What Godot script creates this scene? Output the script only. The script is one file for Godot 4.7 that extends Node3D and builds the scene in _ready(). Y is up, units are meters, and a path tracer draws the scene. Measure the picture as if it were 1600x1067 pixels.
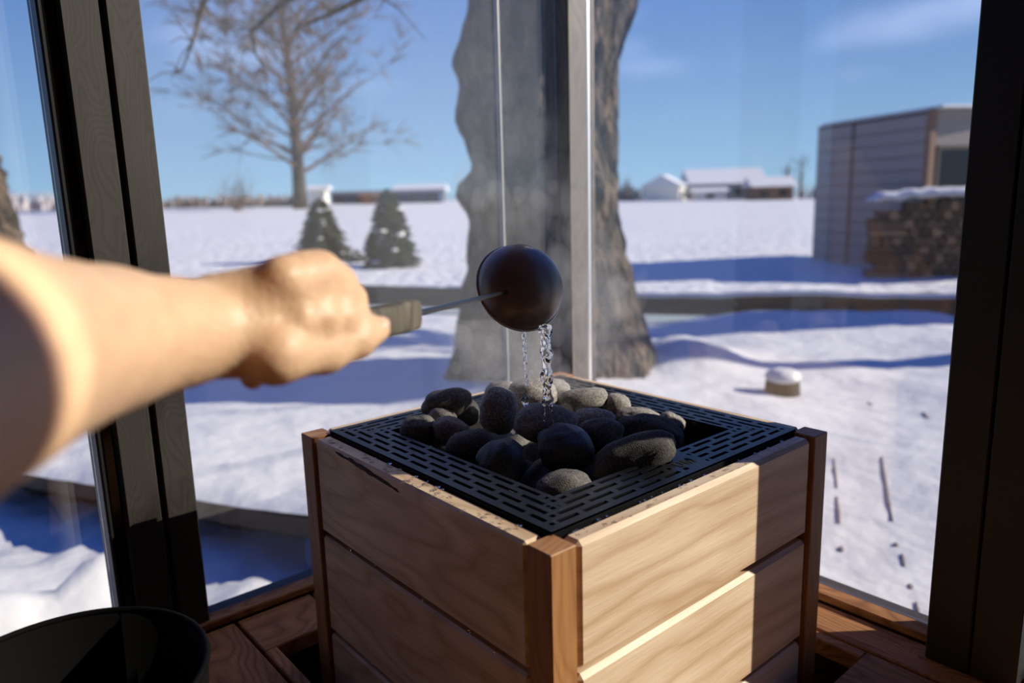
extends Node3D
# A glass-cornered sauna in winter: a hand pours water over the stones of a timber-clad heater, with snow, a big tree and a shed outside.
# Metres, y up, y = 0 is the top of the deck inside. The heater's front corner stands on the origin; its sides run along +x and -z.

const TOP := 0.355            # top of the heater's cladding
const W := 0.55               # heater side
const SUN_AZ := 39.2          # from +x towards +z
const SUN_EL := 27.0
var M := {}
var rng := RandomNumberGenerator.new()
var grain := FastNoiseLite.new()

func _ready() -> void:
	rng.seed = 7
	grain.seed = 3; grain.frequency = 1.0; grain.noise_type = FastNoiseLite.TYPE_SIMPLEX_SMOOTH; grain.fractal_octaves = 2
	camera_sky_sun()
	materials()
	sauna_shell()
	grounds()
	sauna_heater()
	stones()
	ladle_and_water()
	person()
	bucket()
	big_trees()
	spruces_and_shrubs()
	stump_curb_terrace()
	shed_and_firewood()
	far_buildings()
	steam()

# ---------------------------------------------------------------- camera, sky, sun
func camera_sky_sun() -> void:
	var cam := Camera3D.new(); cam.name = "camera"
	cam.transform = Transform3D(Basis(Vector3(0.757894, -0.026980, 0.651820), Vector3(0.143928, 0.981440, -0.126727), Vector3(-0.636303, 0.189861, 0.747710)), Vector3(-0.460518, 0.698644, 0.492186))
	cam.fov = 49.057; cam.near = 0.02; cam.far = 400.0
	var at := CameraAttributesPhysical.new()
	at.frustum_focal_length = 26.30; at.frustum_near = 0.02; at.frustum_far = 400.0
	at.frustum_focus_distance = 0.98; at.exposure_aperture = 2.9
	cam.attributes = at
	add_child(cam); cam.current = true
	var sky_mat := ProceduralSkyMaterial.new()
	sky_mat.sky_top_color = Color(0.10, 0.345, 0.77); sky_mat.sky_horizon_color = Color(0.635, 0.80, 0.925); sky_mat.sky_curve = 0.17
	sky_mat.ground_bottom_color = Color(0.62, 0.66, 0.72); sky_mat.ground_horizon_color = Color(0.74, 0.8, 0.87)
	sky_mat.sun_angle_max = 2.0
	sky_mat.sky_cover = cloud_cover(); sky_mat.sky_cover_modulate = Color(1, 1, 1, 1)
	var env := Environment.new()
	env.background_mode = Environment.BG_SKY
	env.sky = Sky.new(); env.sky.sky_material = sky_mat
	env.tonemap_mode = Environment.TONE_MAPPER_LINEAR; env.tonemap_exposure = 1.0
	env.sdfgi_enabled = true; env.ssao_enabled = true; env.ssil_enabled = true
	env.volumetric_fog_enabled = true; env.volumetric_fog_density = 0.0
	var we := WorldEnvironment.new(); we.name = "world"; we.environment = env; add_child(we)
	var sun := DirectionalLight3D.new(); sun.name = "sun"
	var s := sun_dir()
	sun.look_at_from_position(s * 20.0, Vector3.ZERO, Vector3.UP)
	sun.light_color = Color(1.0, 0.965, 0.90); sun.light_energy = 2.55; sun.light_angular_distance = 0.5; sun.shadow_enabled = true
	sun.sky_mode = DirectionalLight3D.SKY_MODE_LIGHT_ONLY
	add_child(sun)

func sun_dir() -> Vector3:
	var a := deg_to_rad(SUN_AZ); var e := deg_to_rad(SUN_EL)
	return Vector3(cos(e) * cos(a), sin(e), cos(e) * sin(a))

func cloud_cover() -> ImageTexture:
	# thin wisps of high cloud, the same all round the sky
	var n := FastNoiseLite.new(); n.seed = 21; n.frequency = 1.0; n.fractal_octaves = 4
	var im := Image.create(512, 256, false, Image.FORMAT_RGBA8)
	for y in 256:
		var el := (0.5 - (y + 0.5) / 256.0) * PI
		for x in 512:
			var a := (x + 0.5) / 512.0 * TAU
			var v := 0.0
			if el > 0.02:
				var d := Vector3(cos(el) * cos(a), sin(el) * 4.5, cos(el) * sin(a)) * 2.6
				v = clampf((n.get_noise_3dv(d) - 0.27) * 2.4, 0.0, 1.0) * smoothstep(0.02, 0.18, el) * 0.42
			im.set_pixel(x, y, Color(0.86, 0.86, 0.92, v))
	return ImageTexture.create_from_image(im)

# ---------------------------------------------------------------- materials
func mat(name_: String, c: Color, rough := 0.7, metal := 0.0) -> StandardMaterial3D:
	var m := StandardMaterial3D.new(); m.resource_name = name_
	m.albedo_color = c; m.roughness = rough; m.metallic = metal
	M[name_] = m
	return m

func noise_tex(freq: float, c0: Color, c1: Color, seed_ := 1, oct := 4, size := 256, mid := -1.0) -> NoiseTexture2D:
	var n := FastNoiseLite.new(); n.seed = seed_; n.frequency = freq; n.fractal_octaves = oct
	var t := NoiseTexture2D.new(); t.width = size; t.height = size; t.seamless = true; t.noise = n
	var g := Gradient.new(); g.set_color(0, c0); g.set_color(1, c1)
	if mid > 0.0: g.set_offset(0, mid - 0.2); g.set_offset(1, mid + 0.2)
	t.color_ramp = g
	return t

func bump(m: StandardMaterial3D, freq: float, cm: float, scale: float, seed_ := 5) -> void:
	m.heightmap_enabled = true; m.heightmap_scale = cm
	m.heightmap_texture = noise_tex(freq, Color.BLACK, Color.WHITE, seed_)
	m.uv1_triplanar = true; m.uv1_world_triplanar = false; m.uv1_scale = Vector3.ONE * scale

func wood_image(light: Color, dark: Color, seed_: int, rings: float, contrast: float, knots := 0) -> Image:
	# x runs along the grain; one picture covers 0.8 m by 0.2 m
	var n := FastNoiseLite.new(); n.seed = seed_; n.frequency = 1.0; n.fractal_octaves = 3; n.noise_type = FastNoiseLite.TYPE_SIMPLEX_SMOOTH
	var r := RandomNumberGenerator.new(); r.seed = seed_
	var kp := []
	for i in maxi(knots, 0): kp.append(Vector2(r.randf_range(0.05, 0.95), r.randf_range(0.1, 0.9)))
	var w := 512; var h := 256
	var im := Image.create(w, h, false, Image.FORMAT_RGB8)
	for y in h:
		var v := y / float(h)
		for x in w:
			var u := x / float(w)
			var warp := n.get_noise_2d(u * 1.4, v * 1.1) * (0.20 if knots < 0 else 0.55 if knots == 0 else 1.0)
			var kd := 0.0
			for k in kp:
				var d2: float = ((u - k.x) * 3.2) ** 2 + ((v - k.y) * 1.0) ** 2
				warp += 0.05 / (d2 * 12.0 + 0.06)
				kd = maxf(kd, 1.0 - smoothstep(0.0, 0.0011, d2))
			var ring := pow(absf(sin((v + warp) * rings)), 0.7)
			var fib := n.get_noise_2d(u * 14.0 + 50.0, v * 150.0) * 0.5 + n.get_noise_2d(u * 5.0 + 9.0, v * 44.0) * 0.5
			var big := n.get_noise_2d(u * 2.0 - 30.0, v * 2.4 + 7.0)
			var t := clampf((1.0 - ring) * 0.55 * contrast + 0.32 + fib * 0.42 * contrast + big * 0.35 + kd * 0.7, 0.0, 1.0)
			im.set_pixel(x, y, light.lerp(dark, t))
	return im

func wood(name_: String, light: Color, dark: Color, seed_: int, rings := 22.0, contrast := 1.0, rough := 0.6, knots := 0) -> StandardMaterial3D:
	var m := mat(name_, Color.WHITE, rough)
	var im := wood_image(light, dark, seed_, rings, contrast, knots)
	m.albedo_texture = ImageTexture.create_from_image(im)
	m.uv1_scale = Vector3(1.0 / 0.8, 1.0 / 0.2, 1)
	m.heightmap_enabled = true; m.heightmap_scale = 0.06; m.heightmap_texture = m.albedo_texture
	return m

func materials() -> void:
	wood("panel_wood", Color(0.91, 0.82, 0.675), Color(0.71, 0.575, 0.425), 4, 15.0, 0.95, 0.5, 0)
	wood("panel_wood_straight", Color(0.915, 0.835, 0.72), Color(0.74, 0.615, 0.48), 5, 16.0, 0.95, 0.5, -1)
	wood("post_wood", Color(0.72, 0.53, 0.33), Color(0.54, 0.36, 0.21), 9, 30.0, 0.8, 0.55)
	wood("deck_wood", Color(0.66, 0.48, 0.33), Color(0.43, 0.29, 0.19), 12, 20.0, 1.0, 0.6, 2)
	wood("black_wood", Color(0.195, 0.175, 0.16), Color(0.10, 0.09, 0.082), 17, 90.0, 0.9, 0.6, 0)
	wood("tarred_wood", Color(0.04, 0.037, 0.036), Color(0.02, 0.019, 0.018), 18, 26.0, 1.2, 0.6, 2)
	wood("grey_post_wood", Color(0.36, 0.32, 0.28), Color(0.22, 0.19, 0.165), 23, 26.0, 1.0, 0.6)
	wood("handle_wood", Color(0.46, 0.43, 0.37), Color(0.22, 0.2, 0.17), 31, 40.0, 1.2, 0.7)
	wood("weathered_wood", Color(0.33, 0.28, 0.225), Color(0.18, 0.15, 0.12), 37, 20.0, 1.0, 0.8)
	mat("interior_wood", Color(0.50, 0.335, 0.20), 0.8)
	mat("interior_dark", Color(0.07, 0.062, 0.055), 0.85)
	M.deck_wood.metallic_specular = 0.2
	var gr := mat("grille_black", Color(0.10, 0.105, 0.115), 0.38, 0.55)
	gr.metallic_specular = 0.6
	mat("basket_black", Color(0.035, 0.035, 0.037), 0.8)
	mat("letter_black", Color(0.02, 0.02, 0.022), 0.9)
	mat("flaw_brown", Color(0.19, 0.11, 0.08), 0.8)
	mat("rubber", Color(0.03, 0.03, 0.033), 0.5)
	mat("frame_gloss", Color(0.04, 0.042, 0.048), 0.12)
	mat("joint_grey", Color(0.62, 0.64, 0.66), 0.35)
	mat("aluminium", Color(0.80, 0.81, 0.83), 0.35, 0.6)
	mat("steel", Color(0.42, 0.41, 0.40), 0.28, 1.0)
	mat("rim_steel", Color(0.9, 0.89, 0.88), 0.35, 0.3)
	mat("bowl_black", Color(0.52, 0.47, 0.43), 0.34, 0.3)
	mat("bucket_black", Color(0.035, 0.035, 0.037), 0.7).metallic_specular = 0.2
	var sk := mat("skin", Color(0.88, 0.765, 0.64), 0.5)
	sk.albedo_texture = noise_tex(0.02, Color(1.0, 0.96, 0.93), Color(0.92, 0.86, 0.82), 6, 3)
	sk.subsurf_scatter_enabled = true; sk.subsurf_scatter_strength = 0.25
	bump(sk, 0.06, 0.06, 9.0)
	mat("nail", Color(0.90, 0.72, 0.63), 0.35)
	for i in 4:
		var st := mat("stone_%d" % i, Color.WHITE, 0.85)
		var lo := [0.25, 0.20, 0.33, 0.38][i] as float
		st.albedo_texture = noise_tex(0.10, Color(lo * 0.72, lo * 0.70, lo * 0.69), Color(lo * 2.3, lo * 2.2, lo * 2.08), 40 + i, 5)
		bump(st, 0.3, 0.14, 9.0, 60 + i)
	var wet := mat("stone_wet", Color.WHITE, 0.42)
	wet.albedo_texture = noise_tex(0.10, Color(0.13, 0.13, 0.135), Color(0.38, 0.38, 0.39), 47, 5)
	bump(wet, 0.3, 0.14, 9.0, 66)
	var sn := mat("snow", Color(0.775, 0.775, 0.775), 0.65)
	bump(sn, 0.022, 0.9, 0.8, 71)
	var sn2 := mat("field_snow", Color(0.79, 0.79, 0.79), 0.7)
	bump(sn2, 0.05, 3.0, 0.3, 72)
	var bk := mat("bark", Color.WHITE, 0.95)
	bk.albedo_texture = noise_tex(0.016, Color(0.09, 0.078, 0.068), Color(0.40, 0.345, 0.285), 81, 6, 256, 0.5)
	bump(bk, 0.045, 4.0, 1.6, 82); bk.uv1_scale = Vector3(2.2, 0.9, 2.2)
	mat("twig", Color(0.36, 0.27, 0.21), 0.9)
	mat("twig_pale", Color(0.43, 0.375, 0.34), 0.9)
	mat("needle", Color(0.16, 0.19, 0.115), 0.8)
	mat("needle_dark", Color(0.115, 0.135, 0.105), 0.8)
	mat("slit_brown", Color(0.46, 0.435, 0.44), 0.9)
	mat("support_blue", Color(0.30, 0.36, 0.42), 0.5)
	mat("shed_grey", Color(0.60, 0.56, 0.53), 0.75)
	mat("shed_dark", Color(0.30, 0.28, 0.27), 0.7)
	mat("shed_trim", Color(0.52, 0.40, 0.32), 0.7)
	mat("dark_glass", Color(0.05, 0.06, 0.075), 0.08)
	mat("stump_bark", Color(0.16, 0.135, 0.12), 0.95)
	mat("log_bark", Color(0.27, 0.205, 0.155), 0.95)
	for i in 3:
		var lg := mat("log_end_%d" % i, Color.WHITE, 0.9)
		var k := [0.62, 0.45, 0.33][i] as float
		lg.albedo_texture = noise_tex(0.06, Color(k * 0.62, k * 0.46, k * 0.34), Color(k * 1.02, k * 0.82, k * 0.62), 90 + i, 3, 128)
		lg.uv1_triplanar = true; lg.uv1_scale = Vector3.ONE * 6.0
	mat("wall_white", Color(0.84, 0.82, 0.78), 0.8)
	mat("wall_blue", Color(0.13, 0.2, 0.34), 0.8)
	mat("wall_orange", Color(0.60, 0.32, 0.20), 0.8)
	mat("wall_brown", Color(0.43, 0.33, 0.27), 0.8)
	mat("wall_grey", Color(0.36, 0.38, 0.41), 0.8)
	mat("thicket", Color(0.52, 0.46, 0.43), 0.95)
	mat("thicket_pale", Color(0.74, 0.71, 0.71), 0.95)
	mat("thicket_dark", Color(0.30, 0.32, 0.37), 0.95)
	var gl := mat("glass", Color(1, 1, 1, 0.03), 0.0)
	gl.transparency = BaseMaterial3D.TRANSPARENCY_ALPHA
	var tg := mat("tinted_glass", Color(0.16, 0.17, 0.18, 0.13), 0.0)
	tg.transparency = BaseMaterial3D.TRANSPARENCY_ALPHA
	var wa := mat("water", Color(1, 1, 1, 0.02), 0.0)
	wa.transparency = BaseMaterial3D.TRANSPARENCY_ALPHA; wa.refraction_enabled = true; wa.refraction_scale = 0.033

# ---------------------------------------------------------------- mesh helpers
func begin(smooth := true) -> SurfaceTool:
	var st := SurfaceTool.new(); st.begin(Mesh.PRIMITIVE_TRIANGLES)
	st.set_smooth_group(0 if smooth else -1)
	return st

func obj(called: String, st: SurfaceTool, m, parent: Node = self, normals := true) -> MeshInstance3D:
	if normals: st.generate_normals()
	return put(called, st.commit(), m, parent)

func put(called: String, mesh: Mesh, m, parent: Node = self) -> MeshInstance3D:
	var o := MeshInstance3D.new(); o.name = fresh(called, parent); o.mesh = mesh
	o.material_override = M[m] if m is String else m
	parent.add_child(o, true)
	return o

func fresh(called: String, parent: Node) -> String:
	if not parent.has_node(called): return called
	var i := 1
	while parent.has_node("%s_%03d" % [called, i]): i += 1
	return "%s_%03d" % [called, i]

func thing(called: String, label: String, category: String, at := Vector3.ZERO, group := "") -> Node3D:
	var o := Node3D.new(); o.name = fresh(called, self); add_child(o, true); o.position = at
	tag(o, label, category, group)
	return o

func tag(o: Node, label: String, category := "", group := "", kind := "") -> Node:
	if label: o.set_meta("label", label)
	if category: o.set_meta("category", category)
	if group: o.set_meta("group", group)
	if kind: o.set_meta("kind", kind)
	return o

func structure(called: String, label: String, category: String, at := Vector3.ZERO) -> Node3D:
	var o := thing(called, label, category, at); o.set_meta("kind", "structure")
	return o

func tri(st: SurfaceTool, a: Vector3, b: Vector3, c: Vector3, ua: Vector2, ub: Vector2, uc: Vector2, mid: Vector3) -> void:
	# wound clockwise as seen from outside, away from mid
	if (b - a).cross(c - a).dot((a + b + c) / 3.0 - mid) > 0.0:
		var t := b; b = c; c = t
		var tu := ub; ub = uc; uc = tu
	st.set_uv(ua); st.add_vertex(a); st.set_uv(ub); st.add_vertex(b); st.set_uv(uc); st.add_vertex(c)

func cbox(st: SurfaceTool, c: Vector3, size: Vector3, bev := 0.003, basis := Basis(), uv0 := Vector2.ZERO) -> void:
	# a box with chamfered edges; the grain runs along its longest side
	var h := size / 2.0
	bev = minf(bev, minf(h.x, minf(h.y, h.z)) * 0.9)
	var long := size.max_axis_index()
	var uvf := func(p: Vector3, axis: int) -> Vector2:
		var o1 := 1 if axis == 0 else 0
		var o2 := 2 if axis != 2 else 1
		if long == o1: return Vector2(p[o1], p[o2]) + uv0
		if long == o2: return Vector2(p[o2], p[o1]) + uv0
		return Vector2(p[o1], p[o2]) + uv0
	var faces := {}
	for axis in 3:
		var a1 := (axis + 1) % 3; var a2 := (axis + 2) % 3
		for s in [-1.0, 1.0]:
			var q := []
			for k in [[-1, -1], [1, -1], [1, 1], [-1, 1]]:
				var p := Vector3.ZERO
				p[axis] = s * h[axis]; p[a1] = k[0] * (h[a1] - bev); p[a2] = k[1] * (h[a2] - bev)
				q.append(p); faces[[axis, s, k[0], k[1]]] = p
			quad(st, q, axis, uvf, c, basis)
	# edges between face pairs
	for axis in 3:                       # edge runs along axis
		var a1 := (axis + 1) % 3; var a2 := (axis + 2) % 3
		for s1 in [-1.0, 1.0]:
			for s2 in [-1.0, 1.0]:
				var q := []
				for e in [-1.0, 1.0]:
					var p := Vector3.ZERO; p[a1] = s1 * h[a1]; p[a2] = s2 * (h[a2] - bev); p[axis] = e * (h[axis] - bev)
					var r := Vector3.ZERO; r[a1] = s1 * (h[a1] - bev); r[a2] = s2 * h[a2]; r[axis] = e * (h[axis] - bev)
					if e < 0: q.append(p); q.append(r)
					else: q.append(r); q.append(p)
				quad(st, q, a1, uvf, c, basis)
	for sx in [-1.0, 1.0]:
		for sy in [-1.0, 1.0]:
			for sz in [-1.0, 1.0]:
				var p0 := Vector3(sx * h.x, sy * (h.y - bev), sz * (h.z - bev)); var p1 := Vector3(sx * (h.x - bev), sy * h.y, sz * (h.z - bev)); var p2 := Vector3(sx * (h.x - bev), sy * (h.y - bev), sz * h.z)
				var u: Vector2 = uvf.call(p0, 0)
				tri(st, c + basis * p0, c + basis * p1, c + basis * p2, u, u, u, c)

func quad(st: SurfaceTool, q: Array, axis: int, uvf: Callable, c: Vector3, basis: Basis) -> void:
	var u := q.map(func(p): return uvf.call(p, axis))
	tri(st, c + basis * q[0], c + basis * q[1], c + basis * q[2], u[0], u[1], u[2], c)
	tri(st, c + basis * q[0], c + basis * q[2], c + basis * q[3], u[0], u[2], u[3], c)

func box(called: String, lo: Vector3, hi: Vector3, m, parent: Node = self, bev := 0.003) -> MeshInstance3D:
	var st := begin(false)
	var sz := (hi - lo).abs(); var lg := sz[sz.max_axis_index()]
	cbox(st, (lo + hi) / 2.0, sz, bev, Basis(), Vector2(0.4 + rng.randf_range(-0.5, 0.5) * maxf(0.76 - lg, 0.0) if lg < 0.8 else rng.randf(), 0.1 + rng.randf_range(-0.02, 0.02)))
	return obj(called, st, m, parent)

func grid(st: SurfaceTool, rows: Array, closed: bool, uv_scale := Vector2.ONE) -> void:
	# rows of points; outward when the second index turns counter-clockwise about the direction of the first
	var n := (rows[0] as PackedVector3Array).size()
	for i in rows.size() - 1:
		var r0: PackedVector3Array = rows[i]; var r1: PackedVector3Array = rows[i + 1]
		for j in (n if closed else n - 1):
			var k := (j + 1) % n
			var a := r0[j]; var b := r0[k]; var c := r1[k]; var d := r1[j]
			var u0 := Vector2(j, i) * uv_scale; var u1 := Vector2(j + 1, i) * uv_scale; var u2 := Vector2(j + 1, i + 1) * uv_scale; var u3 := Vector2(j, i + 1) * uv_scale
			for v in [[a, u0], [c, u2], [b, u1], [a, u0], [d, u3], [c, u2]]:
				st.set_uv(v[1]); st.add_vertex(v[0])

func ring(c: Vector3, axis: Vector3, r: float, n: int, e0 := Vector3.ZERO) -> PackedVector3Array:
	axis = axis.normalized()
	var e1 := e0 if e0 != Vector3.ZERO else axis.cross(Vector3(0.31, 0.2, 0.93)).normalized()
	e1 = (e1 - axis * e1.dot(axis)).normalized()
	var e2 := axis.cross(e1)
	var out := PackedVector3Array()
	for j in n:
		var a := TAU * j / n
		out.append(c + (e1 * cos(a) + e2 * sin(a)) * r)
	return out

func tube(st: SurfaceTool, pts: Array, radii: Array, n := 8, caps := true) -> void:
	var rows := []
	for i in pts.size():
		var d: Vector3 = (pts[mini(i + 1, pts.size() - 1)] - pts[maxi(i - 1, 0)])
		if d.length() < 1e-6: d = Vector3.UP
		if i == 0 and caps: rows.append(ring(pts[0], d, 0.0001, n))
		rows.append(ring(pts[i], d, radii[i], n))
		if i == pts.size() - 1 and caps: rows.append(ring(pts[i], d, 0.0001, n))
	grid(st, rows, true)

func lathe(st: SurfaceTool, at: Vector3, axis: Vector3, prof: Array, n := 40) -> void:
	# prof: (radius, height along axis)
	var rows := []
	axis = axis.normalized()
	for p in prof: rows.append(ring(at + axis * p.y, axis, maxf(p.x, 0.0001), n))
	grid(st, rows, true)

func blob(st: SurfaceTool, c: Vector3, half: Vector3, basis := Basis(), rough := 0.0, seed_ := 0.0, nu := 20, nv := 14, power := 1.0) -> void:
	var rows := []
	for i in nv + 1:
		var phi := PI * (i / float(nv) - 0.5)
		var row := PackedVector3Array()
		for j in nu:
			var th := TAU * j / nu
			var d := Vector3(cos(phi) * cos(th), sin(phi), -cos(phi) * sin(th))
			var r := 1.0
			if rough > 0.0: r += rough * (grain.get_noise_3d(d.x * 0.8 + seed_, d.y * 0.8 - seed_, d.z * 0.8) * 1.5 + grain.get_noise_3d(d.x * 2.1 - seed_, d.y * 2.1, d.z * 2.1 + seed_) * 0.35)
			var e := Vector3(signf(d.x) * pow(absf(d.x), power), signf(d.y) * pow(absf(d.y), power), signf(d.z) * pow(absf(d.z), power))
			row.append(c + basis * (e * half * r))
		rows.append(row)
	grid(st, rows, true)

# ---------------------------------------------------------------- the sauna's shell
func sauna_shell() -> void:
	# deck with an opening for the heater: boards run along z
	var fl := structure("floor", "brown boarded sauna floor cut out around the heater", "floor")
	var hx0 := -0.052; var hx1 := 0.592; var hz0 := -0.592; var hz1 := 0.05
	var x := -1.452
	while x < 0.66:
		var x1 := minf(x + 0.132, 0.695)
		if x1 > hx0 + 0.004 and x < hx1 - 0.004:
			var pieces := [[x, x1, -0.708, hz0], [x, x1, hz1, 1.6]]
			if x < hx0: pieces.append([x, hx0, hz0, hz1])
			if x1 > hx1: pieces.append([hx1, x1, hz0, hz1])
			for p in pieces: floor_board(fl, p)
		else:
			floor_board(fl, [x, x1, -0.708, 1.6])
		x += 0.138
	box("underfloor", Vector3(-1.5, -0.27, -0.78), Vector3(0.78, -0.23, 1.7), "interior_dark", fl)
	# skirts below deck level keep the light out
	box("wall_north", Vector3(-1.5, -0.34, -0.80), Vector3(0.78, -0.002, -0.745), "black_wood", structure("wall_left", "dark skirting under the left glass wall", "wall"))
	box("skirt", Vector3(0.735, -0.34, -0.745), Vector3(0.79, -0.002, 1.7), "black_wood", structure("wall_right", "dark skirting under the right glass wall with the solid bay beyond", "wall"))
	box("bay", Vector3(0.70, 0.0, 1.14), Vector3(0.78, 1.75, 1.7), "interior_dark", get_node("wall_right"))
	box("wall_back", Vector3(-1.5, -0.23, 1.6), Vector3(0.78, 1.75, 1.7), "interior_wood").set_meta("kind", "structure")
	box("wall_rear", Vector3(-1.56, -0.23, -0.80), Vector3(-1.46, 1.75, 1.7), "interior_wood").set_meta("kind", "structure")
	box("ceiling", Vector3(-1.56, 1.75, -0.80), Vector3(0.80, 1.87, 1.75), "interior_wood").set_meta("kind", "structure")
	box("side_bay", Vector3(-1.5, 0.0, -0.80), Vector3(-0.58, 1.75, -0.72), "interior_wood", get_node("wall_left"))
	# sill strips along the foot of the glass
	box("trim_1", Vector3(-0.245, 0.0, -0.744), Vector3(0.735, 0.014, -0.712), "deck_wood", self, 0.002)
	box("trim_2", Vector3(0.70, 0.0, -0.708), Vector3(0.733, 0.014, 0.112), "deck_wood", self, 0.002)
	for t in ["trim_1", "trim_2"]:
		tag(get_node(t), "brown sill strip along the foot of the %s glass" % ("left" if t == "trim_1" else "right"), "trim", "", "structure")
	# left post: two stained boards with a dark groove, and the glossy edge of the next frame
	var lp := structure("window_post", "black-stained timber post with a groove, behind the forearm", "post")
	box("post_core", Vector3(-0.205, 0.0, -0.86), Vector3(-0.118, 1.75, -0.735), "rubber", lp)
	box("post_board", Vector3(-0.2155, 0.0, -0.745), Vector3(-0.1665, 1.75, -0.72), "black_wood", lp, 0.002)
	box("post_board", Vector3(-0.1585, 0.0, -0.745), Vector3(-0.112, 1.75, -0.72), "black_wood", lp, 0.002)
	box("post_side", Vector3(-0.135, 0.0, -0.86), Vector3(-0.114, 1.75, -0.745), "black_wood", lp, 0.002)
	box("frame_edge", Vector3(-0.234, 0.0, -0.80), Vector3(-0.2165, 1.75, -0.735), "frame_gloss", lp, 0.003)
	box("rubber_seal", Vector3(-0.2415, 0.0, -0.79), Vector3(-0.2345, 1.75, -0.730), "rubber", lp, 0.003)
	# right post, close to the camera
	var rp := structure("window_post", "wide black timber post standing in shadow right of the heater", "post")
	box("post_board", Vector3(0.66, 0.0, 0.114), Vector3(0.685, 1.75, 0.172), "tarred_wood", rp, 0.002)
	box("post_board", Vector3(0.66, 0.0, 0.1745), Vector3(0.685, 1.75, 0.232), "tarred_wood", rp, 0.002)
	box("post_core", Vector3(0.685, 0.0, 0.116), Vector3(0.785, 1.75, 0.230), "rubber", rp)
	# slim corner post behind the heater
	var cp := structure("window_post", "slim greyish corner post behind the steam with a bright metal edge", "post")
	box("post_body", Vector3(0.755, 0.0, -0.80), Vector3(0.812, 1.75, -0.722), "grey_post_wood", cp, 0.002)
	box("metal_edge", Vector3(0.8125, 0.0, -0.79), Vector3(0.8255, 1.75, -0.722), "aluminium", cp, 0.003)
	box("outer_edge", Vector3(0.826, 0.0, -0.80), Vector3(0.842, 1.75, -0.724), "grey_post_wood", cp, 0.002)
	# panes
	pane(1, "left window beyond the black post, seen above the bucket", Vector3(-0.575, 0.0, -0.765), Vector3(-0.2425, 1.75, -0.759))
	pane(2, "left window between the grooved post and the corner", Vector3(-0.113, 0.0, -0.765), Vector3(0.585, 1.75, -0.759))
	var w2 := get_node("window_2")
	box("glass_joint", Vector3(0.586, 0.0, -0.767), Vector3(0.593, 1.75, -0.757), "joint_grey", w2, 0.001)
	box("pane", Vector3(0.594, 0.0, -0.765), Vector3(0.754, 1.75, -0.759), "glass", w2, 0.001)
	pane(3, "right window between the corner and the wide post", Vector3(0.757, 0.0, -0.72), Vector3(0.763, 1.75, 0.112))
	pane(4, "tinted sliding window on the near side of the wide post, left open a finger wide", Vector3(0.757, 0.0, 0.235), Vector3(0.763, 1.75, 1.098))
	(get_node("window_4/pane") as MeshInstance3D).material_override = M.tinted_glass

func floor_board(fl: Node, p: Array) -> void:
	if p[1] - p[0] < 0.004 or p[3] - p[2] < 0.01: return
	box("floor_board", Vector3(p[0], -0.028, p[2]), Vector3(p[1], 0.0, p[3]), "deck_wood", fl, 0.002)

func pane(n: int, label: String, lo: Vector3, hi: Vector3) -> void:
	var w := structure("window_%d" % n, label, "window")
	box("pane", lo, hi, "glass", w, 0.001)

# ---------------------------------------------------------------- snow
const E_T := Vector2(0.448, 0.894)     # along the terrace edge (x, z)
const E_N := Vector2(0.894, -0.448)    # away from it
const E_0 := Vector2(-0.036, -3.001)

func st_of(x: float, z: float) -> Vector2: return Vector2((Vector2(x, z) - E_0).dot(E_N), (Vector2(x, z) - E_0).dot(E_T))
func xz_of(s: float, t: float) -> Vector2: return E_0 + E_N * s + E_T * t

func curb_s(t: float) -> float:
	var k := [[-30.0, 5.3], [-5.0, 4.8], [-1.5, 4.75], [1.4, 4.65], [3.9, 5.2], [8.0, 6.2], [30.0, 11.0]]
	for i in k.size() - 1:
		if t <= k[i + 1][0]: return lerpf(k[i][1], k[i + 1][1], clampf((t - k[i][0]) / (k[i + 1][0] - k[i][0]), 0.0, 1.0))
	return 11.0

func bell(p: Vector2, c: Vector2, r: float) -> float: return exp(-(p - c).length_squared() / (r * r))

func terrace_y(x: float, z: float) -> float:
	var p := Vector2(x, z)
	var y := -0.35 + grain.get_noise_2d(x * 0.7, z * 0.7) * 0.035 + grain.get_noise_2d(x * 2.6 + 9.0, z * 2.6) * 0.012
	y += 0.17 * bell(p, Vector2(3.30, -2.28), 0.30) + 0.10 * bell(p, Vector2(2.2, -2.2), 0.6)
	y += 0.13 * bell(p, Vector2(5.35, -2.30), 0.55) + 0.10 * bell(p, Vector2(5.9, -1.8), 0.4) + 0.07 * bell(p, Vector2(4.9, -2.9), 0.5)
	y += 0.05 * bell(p, Vector2(0.35, -2.6), 0.28)
	var q := st_of(x, z)
	y -= 0.02 * (1.0 - smoothstep(-0.03, 0.05, q.x)) + 0.10 * smoothstep(0.75, 0.15, curb_s(q.y) - q.x)
	return y

func field_y(x: float, z: float) -> float:
	var far := clampf((Vector2(x, z).length() - 9.0) / 12.0, 0.0, 1.0)
	return -0.175 + (-z * 0.013 - x * 0.007) * far + grain.get_noise_2d(x * 0.35, z * 0.35) * 0.03 + grain.get_noise_2d(x * 1.7, z * 1.7) * 0.016

func pit_y(x: float, z: float) -> float:
	var p := Vector2(x, z)
	return -0.565 + grain.get_noise_2d(x * 1.3, z * 1.3) * 0.06 + grain.get_noise_2d(x * 5.0, z * 5.0) * 0.02 + 0.18 * bell(p, Vector2(-0.33, -2.05), 0.15) + 0.20 * bell(p, Vector2(-0.04, -2.05), 0.12) + 0.08 * bell(p, Vector2(-0.12, -1.78), 0.09) + grain.get_noise_2d(x * 9.0, z * 9.0) * 0.012 + 0.06 * bell(p, Vector2(0.05, -1.6), 0.2)

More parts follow.
